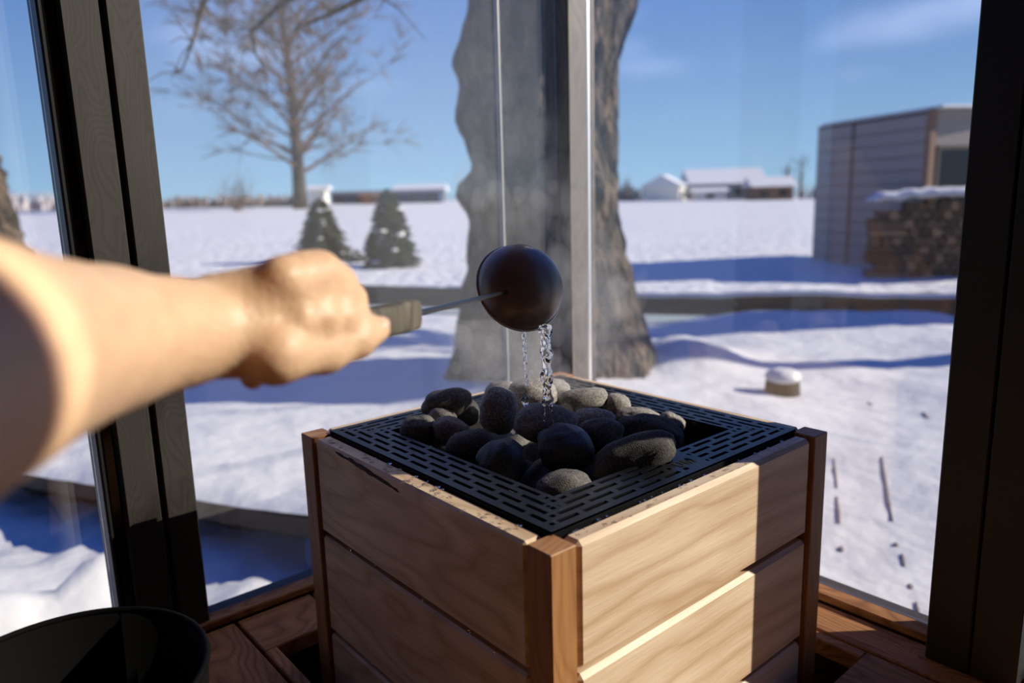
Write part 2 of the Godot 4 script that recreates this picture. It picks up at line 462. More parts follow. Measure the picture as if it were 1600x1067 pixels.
func sheet(called: String, rows: Array, m: String, label: String) -> MeshInstance3D:
	var st := begin()
	grid(st, rows, false, Vector2(0.1, 0.1))
	var o := obj(called, st, m)
	tag(o, label, "ground", "", "structure")
	return o

func grounds() -> void:
	var rows := []
	for i in 96:
		var row := PackedVector3Array()
		for j in 151:
			var t := -6.5 + j * 0.09
			var s := lerpf(-0.015, curb_s(t) + 0.02, i / 95.0)
			var p := xz_of(s, t)
			row.append(Vector3(p.x, terrace_y(p.x, p.y), p.y))
		rows.append(row)
	var tr := sheet("ground", rows, "snow", "snow lying over the terrace between the sauna and the dark kerb")
	# slits melted along the gaps of the boards under the snow, and old footprints
	var q := [[2.419, -0.689, 1.908, -0.433, 0.024], [2.325, -0.834, 2.06, -0.69, 0.018], [2.0, -0.66, 1.788, -0.548, 0.024], [1.73, -0.33, 1.66, -0.295, 0.024], [1.47, -0.19, 1.30, -0.10, 0.022], [1.56, -0.24, 1.535, -0.228, 0.03], [1.78, -0.37, 1.765, -0.362, 0.026], [1.66, -0.48, 1.635, -0.465, 0.026],
		[2.62, -0.27, 2.40, -0.16, 0.02], [3.25, -1.12, 3.19, -1.07, 0.03], [3.18, -0.83, 3.10, -0.78, 0.035], [2.95, -0.62, 2.86, -0.57, 0.035]]
	for k in q:
		var a := Vector2(k[0], k[1]); var b := Vector2(k[2], k[3])
		var across := (b - a).normalized().orthogonal()
		var st := begin()
		var rib := []
		for i in 13:
			var f := i / 12.0
			var row := PackedVector3Array()
			var wd: float = k[4] * 0.5 * pow(sin(PI * clampf(f, 0.02, 0.98)), 0.4) * (0.75 + 0.35 * grain.get_noise_2d(f * 9.0, k[0] * 40.0))
			for j in 5:
				var p: Vector2 = a.lerp(b, f) + across * wd * (j - 2) / 2.0
				row.append(Vector3(p.x, terrace_y(p.x, p.y) + (0.005 if absi(j - 2) < 2 else -0.004), p.y))
			rib.append(row)
		grid(st, rib, false)
		obj("melted_slit", st, "slit_brown", tr)
	rows = []
	for i in 80:
		var f := pow(i / 79.0, 2.6)
		var row := PackedVector3Array()
		for j in 141:
			var g := j / 140.0 * 2.0 - 1.0
			var t0 := g * (9.0 if g > 0 else 14.0)
			var s := lerpf(curb_s(t0) + 0.04, 82.0, f)
			var t := t0 + g * (s - 4.0) * (1.6 if g > 0 else 2.4)
			var p := xz_of(s, t)
			var y := field_y(p.x, p.y)
			if i == 0: y -= 0.04
			row.append(Vector3(p.x, y, p.y))
		rows.append(row)
	sheet("ground", rows, "field_snow", "wide white snowfield reaching from the kerb to the far houses")
	rows = []
	for i in 60:
		var row := PackedVector3Array()
		for j in 60:
			var x := -3.4 + j * 0.085; var z := -4.2 + (59 - i) * 0.058
			row.append(Vector3(x, pit_y(x, z), z))
		rows.append(row)
	sheet("ground", rows, "snow", "lumpy snow on the lower ground in front of the terrace edge")

# ---------------------------------------------------------------- heater
func sauna_heater() -> void:
	var h := thing("sauna_heater", "square sauna heater clad in pale horizontal planks with a black slotted top", "heater", Vector3.ZERO)
	var pw := 0.036; var g := 0.0055
	var ys := [[TOP - 0.146, TOP - 0.0015], [TOP - 0.3095, TOP - 0.1535], [TOP - 0.473, TOP - 0.317], [TOP - 0.575, TOP - 0.4805]]
	for k in 4:
		var y0: float = ys[k][0]; var y1: float = ys[k][1]
		box("side_plank", Vector3(0.003, y0, -W + pw + g), Vector3(0.029, y1, -pw - g), "panel_wood", h, 0.0035)
		box("side_plank", Vector3(pw + g, y0, -0.029), Vector3(W - pw - g, y1, -0.003), "panel_wood_straight", h, 0.0055)
		box("side_plank", Vector3(W - 0.029, y0, -W + pw + g), Vector3(W - 0.003, y1, -pw - g), "panel_wood", h, 0.0035)
		box("side_plank", Vector3(pw + g, y0, -W + 0.003), Vector3(W - pw - g, y1, -W + 0.029), "panel_wood", h, 0.0035)
	for p in [[0.0, -pw], [W - pw, -pw], [0.0, -W], [W - pw, -W]]:
		box("corner_post", Vector3(p[0], -0.226, p[1]), Vector3(p[0] + pw, TOP, p[1] + pw), "post_wood", h, 0.0012)
	# a dark flaw in the wood under the upper edge of the left face
	var st := begin()
	for f in [[0.3485, -0.425, 0.0016, 0.020], [0.3475, -0.392, 0.0026, 0.022], [0.3455, -0.355, 0.0034, 0.022], [0.3425, -0.318, 0.0024, 0.020], [0.3395, -0.292, 0.0014, 0.012]]:
		blob(st, Vector3(0.0029, f[0], f[1]), Vector3(0.0006, f[2], f[3]), Basis(Vector3.RIGHT, 0.07), 0.6, f[1] * 30.0, 20, 10)
	obj("wood_flaw", st, "flaw_brown", h)
	# dark liner behind the planks, and the stone basket
	st = begin(false)
	for b in [[Vector3(0.030, -0.226, -W + 0.03), Vector3(0.036, TOP - 0.02, -0.03)], [Vector3(W - 0.036, -0.226, -W + 0.03), Vector3(W - 0.030, TOP - 0.02, -0.03)],
		[Vector3(0.036, -0.226, -0.036), Vector3(W - 0.036, TOP - 0.02, -0.030)], [Vector3(0.036, -0.226, -W + 0.03), Vector3(W - 0.036, TOP - 0.02, -W + 0.036)]]:
		cbox(st, (b[0] + b[1]) / 2.0, b[1] - b[0], 0.0005)
	obj("liner", st, "basket_black", h)
	st = begin(false)
	for b in [[Vector3(0.085, 0.10, -0.465), Vector3(0.089, TOP - 0.006, -0.085)], [Vector3(0.461, 0.10, -0.465), Vector3(0.465, TOP - 0.006, -0.085)],
		[Vector3(0.089, 0.10, -0.089), Vector3(0.461, TOP - 0.006, -0.085)], [Vector3(0.089, 0.10, -0.465), Vector3(0.461, TOP - 0.006, -0.461)], [Vector3(0.085, 0.095, -0.465), Vector3(0.465, 0.10, -0.085)]]:
		cbox(st, (b[0] + b[1]) / 2.0, b[1] - b[0], 0.0005)
	obj("stone_basket", st, "basket_black", h)
	# four mitred strips of slotted black sheet
	var lo := 0.032; var hi := W - 0.032
	var wd := 0.066
	for k in 4:
		var c := [Vector3(lo, 0, -lo), Vector3(hi, 0, -lo), Vector3(hi, 0, -hi), Vector3(lo, 0, -hi)][k] as Vector3
		var dx := [Vector3.RIGHT, Vector3.FORWARD, Vector3.LEFT, Vector3.BACK][k] as Vector3
		var dt := [Vector3.FORWARD, Vector3.LEFT, Vector3.BACK, Vector3.RIGHT][k] as Vector3
		grille_strip(h, c + Vector3.UP * (TOP + 0.004), dx, dt, hi - lo, wd, k == 0)
	# water drops standing on the planks
	var drop := SphereMesh.new(); drop.radius = 1.0; drop.height = 2.0; drop.radial_segments = 8; drop.rings = 5
	var mm := MultiMesh.new(); mm.transform_format = MultiMesh.TRANSFORM_3D; mm.mesh = drop; mm.instance_count = 460
	for i in 460:
		var r := rng.randf_range(0.0008, 0.0024)
		var p: Vector3
		var b := Basis.from_scale(Vector3(r, r, r))
		if i < 330:
			var v := pow(rng.randf(), 0.8)
			p = Vector3(0.0028, TOP - 0.01 - v * 0.44, -0.06 - rng.randf() * 0.43)
			b = Basis.from_scale(Vector3(r * 0.6, r, r))
		elif i < 400:
			p = Vector3(rng.randf_range(0.006, 0.028), TOP - 0.0013, -0.06 - rng.randf() * 0.43); b = Basis.from_scale(Vector3(r * 1.7, r * 0.7, r * 1.7))
		else:
			p = Vector3(rng.randf_range(0.05, 0.48), TOP - 0.0013, rng.randf_range(-0.028, -0.008)); b = Basis.from_scale(Vector3(r * 1.2, r * 0.6, r * 1.2))
		mm.set_instance_transform(i, Transform3D(b, p))
	var dm := MultiMeshInstance3D.new(); dm.name = "water_drops"; dm.multimesh = mm; dm.material_override = M.water; h.add_child(dm, true)
	dm.set_meta("kind", "stuff")

func grille_strip(h: Node, c: Vector3, dx: Vector3, dt: Vector3, length: float, wd: float, lettered: bool) -> void:
	var st := begin(false)
	var th := 0.0025
	# sheet cut between slot rows: bars run the length, webs cross the slot rows
	var slots := 4
	var sw := 0.0062
	var m0 := 0.0105
	var pitch := (wd - m0 - 0.006 - sw) / (slots - 1)
	var edges := [0.0]
	for i in slots: edges.append(m0 + i * pitch); edges.append(m0 + i * pitch + sw)
	edges.append(wd)
	var plate0 := 0.232; var plate1 := 0.292       # blank plate with letters on the sun side
	for i in range(0, edges.size(), 2): sheet_bar(st, c, dx, dt, length, edges[i], edges[i + 1], -1.0, -1.0, th)
	for i in slots:
		var t0: float = edges[1 + i * 2]; var t1: float = edges[2 + i * 2]
		var s := 0.0 + (i % 2) * 0.024 + 0.006
		while s < length:
			if s > t1 and s + 0.009 < length - t1: sheet_bar(st, c, dx, dt, length, t0, t1, s, s + 0.009, th)
			s += 0.047
		sheet_bar(st, c, dx, dt, length, t0, t1, t0, t1 + 0.006, th)
		sheet_bar(st, c, dx, dt, length, t0, t1, length - t1 - 0.006, length - t0, th)
		if lettered: sheet_bar(st, c, dx, dt, length, t0, t1, plate0, plate1, th)
	# folded outer and inner lips
	var up := Vector3.UP
	flat_quad(st, c, c + dx * length, c + dx * length - up * 0.012, c - up * 0.012, -dt)
	var a := c + dt * wd + dx * wd; var b := c + dt * wd + dx * (length - wd)
	flat_quad(st, a, b, b - up * 0.014, a - up * 0.014, dt)
	var o := obj("grille_strip", st, "grille_black", h, false)
	if lettered:
		var tm := TextMesh.new(); tm.text = "UM"; tm.font_size = 16; tm.pixel_size = 0.00135; tm.depth = 0.0006; tm.curve_step = 2.0
		var f := SystemFont.new(); f.font_names = PackedStringArray(["Droid Sans"]); f.font_weight = 700; tm.font = f
		var l := put("lettering", tm, "letter_black", o)
		l.position = c + dx * (plate0 + plate1) / 2.0 + dt * wd * 0.42 + up * 0.0003
		l.basis = Basis(dx, dt, up)

func sheet_bar(st: SurfaceTool, c: Vector3, dx: Vector3, dt: Vector3, length: float, t0: float, t1: float, s0: float, s1: float, th: float) -> void:
	var a := c + dt * t0 + dx * (t0 if s0 < 0 else s0); var b := c + dt * t0 + dx * (length - t0 if s0 < 0 else s1)
	var d := c + dt * t1 + dx * (t1 if s0 < 0 else s0); var e := c + dt * t1 + dx * (length - t1 if s0 < 0 else s1)
	var dn := Vector3.UP * th
	flat_quad(st, a, b, e, d, Vector3.UP); flat_quad(st, a - dn, b - dn, e - dn, d - dn, Vector3.DOWN)
	flat_quad(st, a, b, b - dn, a - dn, -dt); flat_quad(st, d, e, e - dn, d - dn, dt)
	flat_quad(st, a, d, d - dn, a - dn, -dx); flat_quad(st, b, e, e - dn, b - dn, dx)

func flat_quad(st: SurfaceTool, a: Vector3, b: Vector3, c: Vector3, d: Vector3, n: Vector3) -> void:
	st.set_normal(n)
	var q := [a, b, c, a, c, d] if (b - a).cross(c - a).dot(n) < 0.0 else [a, c, b, a, d, c]
	for p in q: st.set_uv(Vector2(p.x, p.z)); st.add_vertex(p)

func stones() -> void:
	var b0 := Basis(Vector3(0.757894, -0.026980, 0.651820), Vector3(0.0, 1.0, 0.0), Vector3(-0.6525, 0.0, 0.7578)).orthonormalized()
	# x, y, z, half width, half height, half depth, tilt, material, square-ness, label
	var q := [
		[0.195, 0.383, -0.442, 0.040, 0.022, 0.026, 14, "stone_0", "dark rounded stone lit on top beside the back left rail"],
		[0.243, 0.353, -0.462, 0.028, 0.022, 0.024, 10, "stone_1", "black stone in the shade behind the tall grey stone"],
		[0.214, 0.388, -0.336, 0.029, 0.036, 0.028, -8, "stone_3", "upright egg-shaped grey stone, pale on top with a shadow line across it"],
		[0.130, 0.355, -0.425, 0.028, 0.025, 0.026, 8, "stone_0", "dark stone nearest the left corner of the grille"],
		[0.176, 0.364, -0.428, 0.023, 0.019, 0.022, -12, "stone_2", "small brownish stone wedged on top of the left corner stones"],
		[0.163, 0.357, -0.385, 0.031, 0.020, 0.024, -18, "stone_2", "speckled stone leaning on the left corner stone"],
		[0.141, 0.357, -0.308, 0.034, 0.024, 0.028, 10, "stone_1", "black stone halfway along the left side of the heap"],
		[0.137, 0.352, -0.240, 0.034, 0.031, 0.030, 26, "stone_wet", "large black egg-shaped stone near the front of the left side"],
		[0.158, 0.334, -0.143, 0.036, 0.027, 0.030, 4, "stone_0", "rough domed stone alone at the front corner of the grille"],
		[0.227, 0.386, -0.249, 0.043, 0.026, 0.034, 0, "stone_2", "big smooth grey stone in the middle behind the water stream"],
		[0.303, 0.390, -0.360, 0.041, 0.025, 0.032, -3, "stone_3", "warm grey stone under the thin trickle of water"],
		[0.339, 0.362, -0.470, 0.038, 0.024, 0.026, 0, "stone_3", "pale stone half hidden at the back rail, behind the tall egg-shaped stone"],
		[0.418, 0.362, -0.432, 0.030, 0.022, 0.024, 0, "stone_3", "small rounded stone at the far corner of the heap"],
		[0.366, 0.378, -0.313, 0.045, 0.019, 0.024, 12, "stone_2", "long brown stone at the back of the heap, tilted up at its right end"],
		[0.411, 0.366, -0.278, 0.022, 0.021, 0.020, 0, "stone_2", "small rounded stone at the right end of the long brown stone"],
		[0.317, 0.373, -0.241, 0.031, 0.016, 0.024, 3, "stone_3", "flat sandy stone lit between the middle stones"],
		[0.290, 0.367, -0.203, 0.034, 0.020, 0.024, 0, "stone_0", "dark oval stone in front of the flat sandy stone"],
		[0.418, 0.356, -0.240, 0.036, 0.014, 0.020, -4, "stone_2", "flat stone with a lit edge behind the long black stone"],
		[0.431, 0.354, -0.185, 0.022, 0.015, 0.018, -24, "stone_2", "small brown stone at the right end of the heap"],
		[0.368, 0.350, -0.176, 0.052, 0.030, 0.028, -14, "stone_1", "long black stone curving down towards the right rail"],
		[0.258, 0.362, -0.114, 0.058, 0.027, 0.028, 21, "stone_1", "largest stone, a long charcoal one close to the lettered rail with a sunlit spot"],
		[0.214, 0.364, -0.197, 0.038, 0.031, 0.032, 0, "stone_wet", "wet bluish-black stone that the water stream lands on"],
		[0.287, 0.352, -0.196, 0.020, 0.018, 0.018, 0, "stone_1", "small dark stone squeezed between the oval and the long charcoal stone"],
	]
	var i := 0
	for s in q:
		var st := begin()
		var tilt := Basis(b0.z, deg_to_rad(s[6]))
		var bs := tilt * b0
		var half := Vector3(s[3], s[4], s[5])
		blob(st, Vector3.ZERO, half, Basis(), 0.10, i * 3.7 + 1.0, 28, 20, 0.9)
		var o := obj("sauna_stone", st, s[7])
		o.transform = Transform3D(bs, Vector3(s[0], s[1], s[2]))
		tag(o, s[8], "stone", "stones heaped in the heater")
		i += 1
	# the layer below, glimpsed in the gaps
	var fst := []
	for k in 3:
		var st := begin()
		blob(st, Vector3.ZERO, Vector3(0.040, 0.026, 0.034), Basis(), 0.16, 50.0 + k * 5, 20, 14, 0.9)
		st.generate_normals(); fst.append(st.commit())
	var n := 0
	for layer in 2:
		for a in 5:
			for b in 6:
				var p := Vector3(0.125 + a * 0.075 + rng.randf_range(-0.008, 0.008), TOP - 0.052 - layer * 0.05, -0.115 - b * 0.063 + rng.randf_range(-0.008, 0.008))
				if layer > 0 and not (a == 4 or (b == 0 and a > 1)): continue
				if a >= 4 and layer == 0 and b < 3: p.y -= 0.03
				var o := put("sauna_stone", fst[n % 3], ["stone_1", "stone_0", "stone_wet"][n % 3])
				o.transform = Transform3D(Basis.from_euler(Vector3(rng.randf_range(-0.4, 0.4), rng.randf() * TAU, rng.randf_range(-0.4, 0.4))), p)
				tag(o, "dark stone of the lower layers down in the heater basket", "stone", "lower layers of heater stones")
				n += 1

# ---------------------------------------------------------------- ladle and water
const ROD_A := Vector3(-0.097, 0.598, -0.069)
const ROD_B := Vector3(0.1443, 0.5805, -0.2266)

func ladle_and_water() -> void:
	var h := (ROD_B - ROD_A).normalized()
	var l := thing("ladle", "black metal sauna ladle with a wooden handle, tipped to pour over the stones", "ladle")
	var st := begin(false)
	var side := h.cross(Vector3.UP).normalized(); var up := side.cross(h).normalized()
	# handle: a tapering block with rounded edges, swept along h
	var rows := []
	var prof := [[0.002, 0.3], [0.0, 0.80], [-0.006, 1.0], [-0.03, 1.03], [-0.07, 0.98], [-0.10, 0.95], [-0.125, 0.95], [-0.131, 0.6], [-0.1315, 0.02]]
	st = begin()
	for p in prof:
		var row := PackedVector3Array()
		for j in 24:
			var a := TAU * j / 24.0
			var cx := signf(cos(a)) * pow(absf(cos(a)), 0.42) * 0.0095; var cy := signf(sin(a)) * pow(absf(sin(a)), 0.42) * 0.0135
			row.append(ROD_A + h * p[0] - (side * cx - up * cy) * p[1])
		rows.append(row)
	rows.push_front(ring(ROD_A + h * 0.002, -h, 0.0001, 24))
	grid(st, rows, true, Vector2(0.003, 0.02))
	obj("handle", st, "handle_wood", l)
	st = begin(); tube(st, [ROD_A - h * 0.02, ROD_A, (ROD_A + ROD_B) / 2.0, ROD_B, ROD_B + h * 0.008], [0.0031, 0.0031, 0.0031, 0.0030, 0.0028], 12)
	obj("rod", st, "steel", l)
	# bowl: a rounded cup seen from its outside, opening away from the hand and down
	var fw := Vector3(0.6363, -0.1899, -0.7477); var r := Vector3(0.7579, -0.0270, 0.6518); var u := Vector3(0.1439, 0.9814, -0.1267)
	var n := (fw * 0.84 - r * 0.36 - u * 0.30).normalized()
	var c := Vector3(0.1852, 0.5855, -0.2449) + n * 0.0125 + r * 0.003
	st = begin()
	var R := 0.0590
	var pr := []
	for i in 17:
		var a := PI / 2.0 * i / 16.0
		pr.append(Vector2(sin(a) * R, -cos(a) * 0.051))
	pr.append(Vector2(R + 0.002, 0.001)); pr.append(Vector2(R - 0.0016, 0.001))
	for i in 17:
		var a := PI / 2.0 * (16 - i) / 16.0
		pr.append(Vector2(sin(a) * (R - 0.0022), -cos(a) * 0.0488))
	lathe(st, c, n, pr, 56)
	var bowl := obj("bowl", st, "bowl_black", l)
	st = begin()
	var rr := []
	for i in 9:
		var a := TAU * i / 8.0
		rr.append(Vector2(R + 0.001 + cos(a) * 0.0017, 0.001 + sin(a) * 0.0017))
	lathe(st, c, n, rr, 56)
	obj("rim", st, "rim_steel", bowl)
	# streams: the rim's lowest point
	var down := (Vector3.DOWN - n * Vector3.DOWN.dot(n)).normalized()
	var lip := c + down * (R - 0.002)
	var sp := lip + r * 0.020 + Vector3.UP * 0.006
	tag(water_stream(sp, 0.383, 0.0072, 0.0050, 3.0, 90), "thick clear water stream falling from the ladle onto the wet stone", "water")
	tag(water_stream(lip - r * 0.008 + Vector3.UP * 0.001, 0.452, 0.0026, 0.0017, 11.0, 70), "thin trickle of water left of the main stream", "water")
	var dst := begin()
	blob(dst, Vector3(0, 0, 0), Vector3(0.0055, 0.008, 0.005), Basis(), 0.35, 5.0, 14, 10)
	var d := obj("water_drop", dst, "water")
	d.position = lip - r * 0.008 + Vector3(0.0, -0.098, 0.0)
	tag(d, "single water drop falling below the thin trickle", "water")

func water_stream(a: Vector3, y1: float, r0: float, r1: float, sd: float, n: int) -> MeshInstance3D:
	var st := begin()
	var rows := []
	for i in n + 1:
		var f := i / float(n)
		var c := Vector3(a.x, lerpf(a.y, y1, f), a.z) + Vector3(0.5, -0.3, 0.4) * 0.004 * f
		var tw := f * 15.0 + sd
		var row := PackedVector3Array()
		for j in 18:
			var th := TAU * j / 18.0
			var w := 1.0 + 0.24 * cos(2.0 * (th - tw)) + grain.get_noise_3d(cos(th) * 0.8 + sd, f * 15.0, sin(th) * 0.8) * 0.45
			var rr := lerpf(r0, r1, f) * maxf(w, 0.35) * (1.0 if i > 0 and i < n else 0.02)
			row.append(c + Vector3(cos(th), 0, sin(th)) * rr)
		rows.append(row)
	grid(st, rows, true)
	return obj("water_stream", st, "water")

# ---------------------------------------------------------------- the arm
func person() -> void:
	# bones: from, to, radius at each end (metres); one smooth surface over all of them
	var V := func(x, y, z): return Vector3(x, y, z)
	var S: Vector3 = V.call(-0.70, 0.60, 0.50); var E2: Vector3 = V.call(-0.520, 0.626, 0.235); var E: Vector3 = V.call(-0.440, 0.6395, 0.124)
	var F2: Vector3 = V.call(-0.367, 0.626, 0.029); var F3: Vector3 = V.call(-0.324, 0.621, 0.007); var Wr: Vector3 = V.call(-0.283, 0.617, -0.003)
	var MI: Vector3 = V.call(-0.205, 0.641, -0.006); var MM: Vector3 = V.call(-0.222, 0.649, 0.004); var MR: Vector3 = V.call(-0.238, 0.649, 0.010); var MP: Vector3 = V.call(-0.255, 0.649, 0.018)
	var PI1: Vector3 = V.call(-0.191, 0.627, -0.008); var DI: Vector3 = V.call(-0.193, 0.610, 0.002); var TI: Vector3 = V.call(-0.206, 0.599, 0.000)
	var PM: Vector3 = V.call(-0.207, 0.634, 0.003); var DM: Vector3 = V.call(-0.210, 0.618, 0.012); var TM: Vector3 = V.call(-0.223, 0.605, 0.010)
	var PR: Vector3 = V.call(-0.226, 0.637, 0.010); var DR: Vector3 = V.call(-0.228, 0.620, 0.019); var TR: Vector3 = V.call(-0.240, 0.606, 0.014)
	var PP: Vector3 = V.call(-0.245, 0.637, 0.018); var DP: Vector3 = V.call(-0.247, 0.622, 0.024); var TP: Vector3 = V.call(-0.257, 0.610, 0.018)
	var C0: Vector3 = V.call(-0.266, 0.601, 0.022); var T1: Vector3 = V.call(-0.226, 0.595, 0.012); var T2: Vector3 = V.call(-0.197, 0.598, 0.006); var T3: Vector3 = V.call(-0.175, 0.602, -0.003)
	var bones := [[S, E2, 0.058, 0.052], [E2, E, 0.052, 0.0505], [E, F2, 0.0505, 0.0405], [F2, F3, 0.0405, 0.034], [F3, Wr, 0.0330, 0.0285],
		[Wr, MI, 0.0265, 0.0125], [Wr, MM, 0.0265, 0.0135], [Wr, MR, 0.0265, 0.013], [Wr, MP, 0.0250, 0.012], [MI, MM, 0.012, 0.0125], [MM, MR, 0.0125, 0.0125], [MR, MP, 0.0125, 0.012],
		[MI, PI1, 0.0105, 0.0095], [PI1, DI, 0.0092, 0.0085], [DI, TI, 0.0085, 0.0078], [MM, PM, 0.0105, 0.0095], [PM, DM, 0.0092, 0.0085], [DM, TM, 0.0085, 0.0078],
		[MR, PR, 0.0105, 0.0092], [PR, DR, 0.009, 0.0084], [DR, TR, 0.0083, 0.0076], [MP, PP, 0.0095, 0.0085], [PP, DP, 0.0082, 0.0075], [DP, TP, 0.0075, 0.0068],
		[TP, V.call(-0.270, 0.580, -0.010), 0.0068, 0.0082], [Wr, C0, 0.024, 0.019], [C0, T1, 0.0195, 0.0145], [T1, T2, 0.0140, 0.0118], [T2, T3, 0.0122, 0.0108], [Wr, V.call(-0.236, 0.618, 0.010), 0.024, 0.016], [V.call(-0.290, 0.633, -0.010), V.call(-0.252, 0.645, 0.008), 0.021, 0.014]]
	var o := obj("person", nets(bones, 0.003, 0.0034), "skin")
	tag(o, "bare forearm and closed hand reaching in from the left to hold the ladle handle", "person")
	var st := begin()
	var nt := Vector3(0.92, 0.12, -0.36).normalized(); var nn := Vector3(0.22, 0.61, 0.76); nn = (nn - nt * nn.dot(nt)).normalized()
	var nb := Basis(nt, nn, nt.cross(nn))
	blob(st, T3 + nt * 0.001 + nn * 0.0098, Vector3(0.0062, 0.0012, 0.0050), nb, 0.0, 0.0, 16, 8)
	obj("thumbnail", st, "nail", o)

func nets(bones: Array, cell: float, k: float) -> SurfaceTool:
	var lo := Vector3.INF; var hi := -Vector3.INF
	for b in bones:
		for e in 2:
			var rad: float = b[2 + e] + 0.02
			lo = lo.min(b[e] - Vector3.ONE * rad); hi = hi.max(b[e] + Vector3.ONE * rad)
	var n := Vector3i(((hi - lo) / cell).ceil()) + Vector3i.ONE
	var acc := PackedFloat32Array(); acc.resize(n.x * n.y * n.z)
	var pad := cell * 2.0 + k * 3.0
	for b in bones:
		var a: Vector3 = b[0]; var c: Vector3 = b[1]; var ra: float = b[2]; var rb: float = b[3]
		var rm := maxf(ra, rb) + pad
		var i0 := Vector3i(((a.min(c) - Vector3.ONE * rm - lo) / cell).floor()).clampi(0, 100000); var i1 := Vector3i(((a.max(c) + Vector3.ONE * rm - lo) / cell).ceil()).min(n - Vector3i.ONE)
		var ac := c - a; var l2 := maxf(ac.length_squared(), 1e-9)
		for z in range(i0.z, i1.z + 1):
			for y in range(i0.y, i1.y + 1):
				var at := (z * n.y + y) * n.x
				for x in range(i0.x, i1.x + 1):
					var p := lo + Vector3(x, y, z) * cell - a
					var t := clampf(p.dot(ac) / l2, 0.0, 1.0)
					var d := (p - ac * t).length() - lerpf(ra, rb, t)
					if d < pad: acc[at + x] += exp(-d / k)
	# inside where the sum is over 1; one vertex in each mixed cell
	var st := begin()
	var verts := {}
	var strides := [1, n.x, n.x * n.y]
	for z in n.z - 1:
		for y in n.y - 1:
			var at := (z * n.y + y) * n.x
			for x in n.x - 1:
				var i := at + x
				var f := [acc[i], acc[i + 1], acc[i + n.x], acc[i + n.x + 1], acc[i + strides[2]], acc[i + strides[2] + 1], acc[i + strides[2] + n.x], acc[i + strides[2] + n.x + 1]]
				var inside := 0
				for v in f: inside += 1 if v > 1.0 else 0
				if inside == 0 or inside == 8: continue
				var sum := Vector3.ZERO; var cnt := 0
				for e in [[0, 1], [2, 3], [4, 5], [6, 7], [0, 2], [1, 3], [4, 6], [5, 7], [0, 4], [1, 5], [2, 6], [3, 7]]:
					var fa := -log(maxf(f[e[0]], 1e-6)); var fb := -log(maxf(f[e[1]], 1e-6))
					if (fa < 0.0) != (fb < 0.0):
						var t := fa / (fa - fb)
						var pa := Vector3(e[0] & 1, (e[0] >> 1) & 1, e[0] >> 2); var pb := Vector3(e[1] & 1, (e[1] >> 1) & 1, e[1] >> 2)
						sum += pa.lerp(pb, t); cnt += 1
				verts[i] = lo + (Vector3(x, y, z) + sum / cnt) * cell
	for i in verts:
		var inside: bool = acc[i] > 1.0
		for ax in 3:
			var s1: int = strides[(ax + 1) % 3]; var s2: int = strides[(ax + 2) % 3]
			if (acc[i + strides[ax]] > 1.0) == inside: continue
			var q := [i, i - s1, i - s1 - s2, i - s2]
			if not (verts.has(q[1]) and verts.has(q[2]) and verts.has(q[3])): continue
			var p := q.map(func(j): return verts[j])
			var order := [0, 1, 2, 0, 2, 3] if not inside else [0, 2, 1, 0, 3, 2]
			for j in order: st.set_uv(Vector2(p[j].x, p[j].y)); st.add_vertex(p[j])
	return st

func bucket() -> void:
	var b := thing("bucket", "black round bucket standing on the floor below the arm", "bucket", Vector3(-0.381, 0.0, -0.295))
	var st := begin()
	lathe(st, Vector3.ZERO, Vector3.UP, [Vector2(0, 0.001), Vector2(0.116, 0.001), Vector2(0.120, 0.005), Vector2(0.136, 0.244), Vector2(0.1325, 0.244), Vector2(0.117, 0.010), Vector2(0, 0.009)], 64)
	obj("body", st, "bucket_black", b)
	st = begin()
	var rr := []
	for i in 9: rr.append(Vector2(0.1355 + cos(TAU * i / 8.0) * 0.0032, 0.246 + sin(TAU * i / 8.0) * 0.004))
	lathe(st, Vector3.ZERO, Vector3.UP, rr, 64)
	obj("rim", st, "bucket_black", b)
	st = begin()
	lathe(st, Vector3.ZERO, Vector3.UP, [Vector2(0.1245, 0.119), Vector2(0.1245, 0.12), Vector2(0.0, 0.12)], 48)
	obj("lining", st, "bucket_black", b)

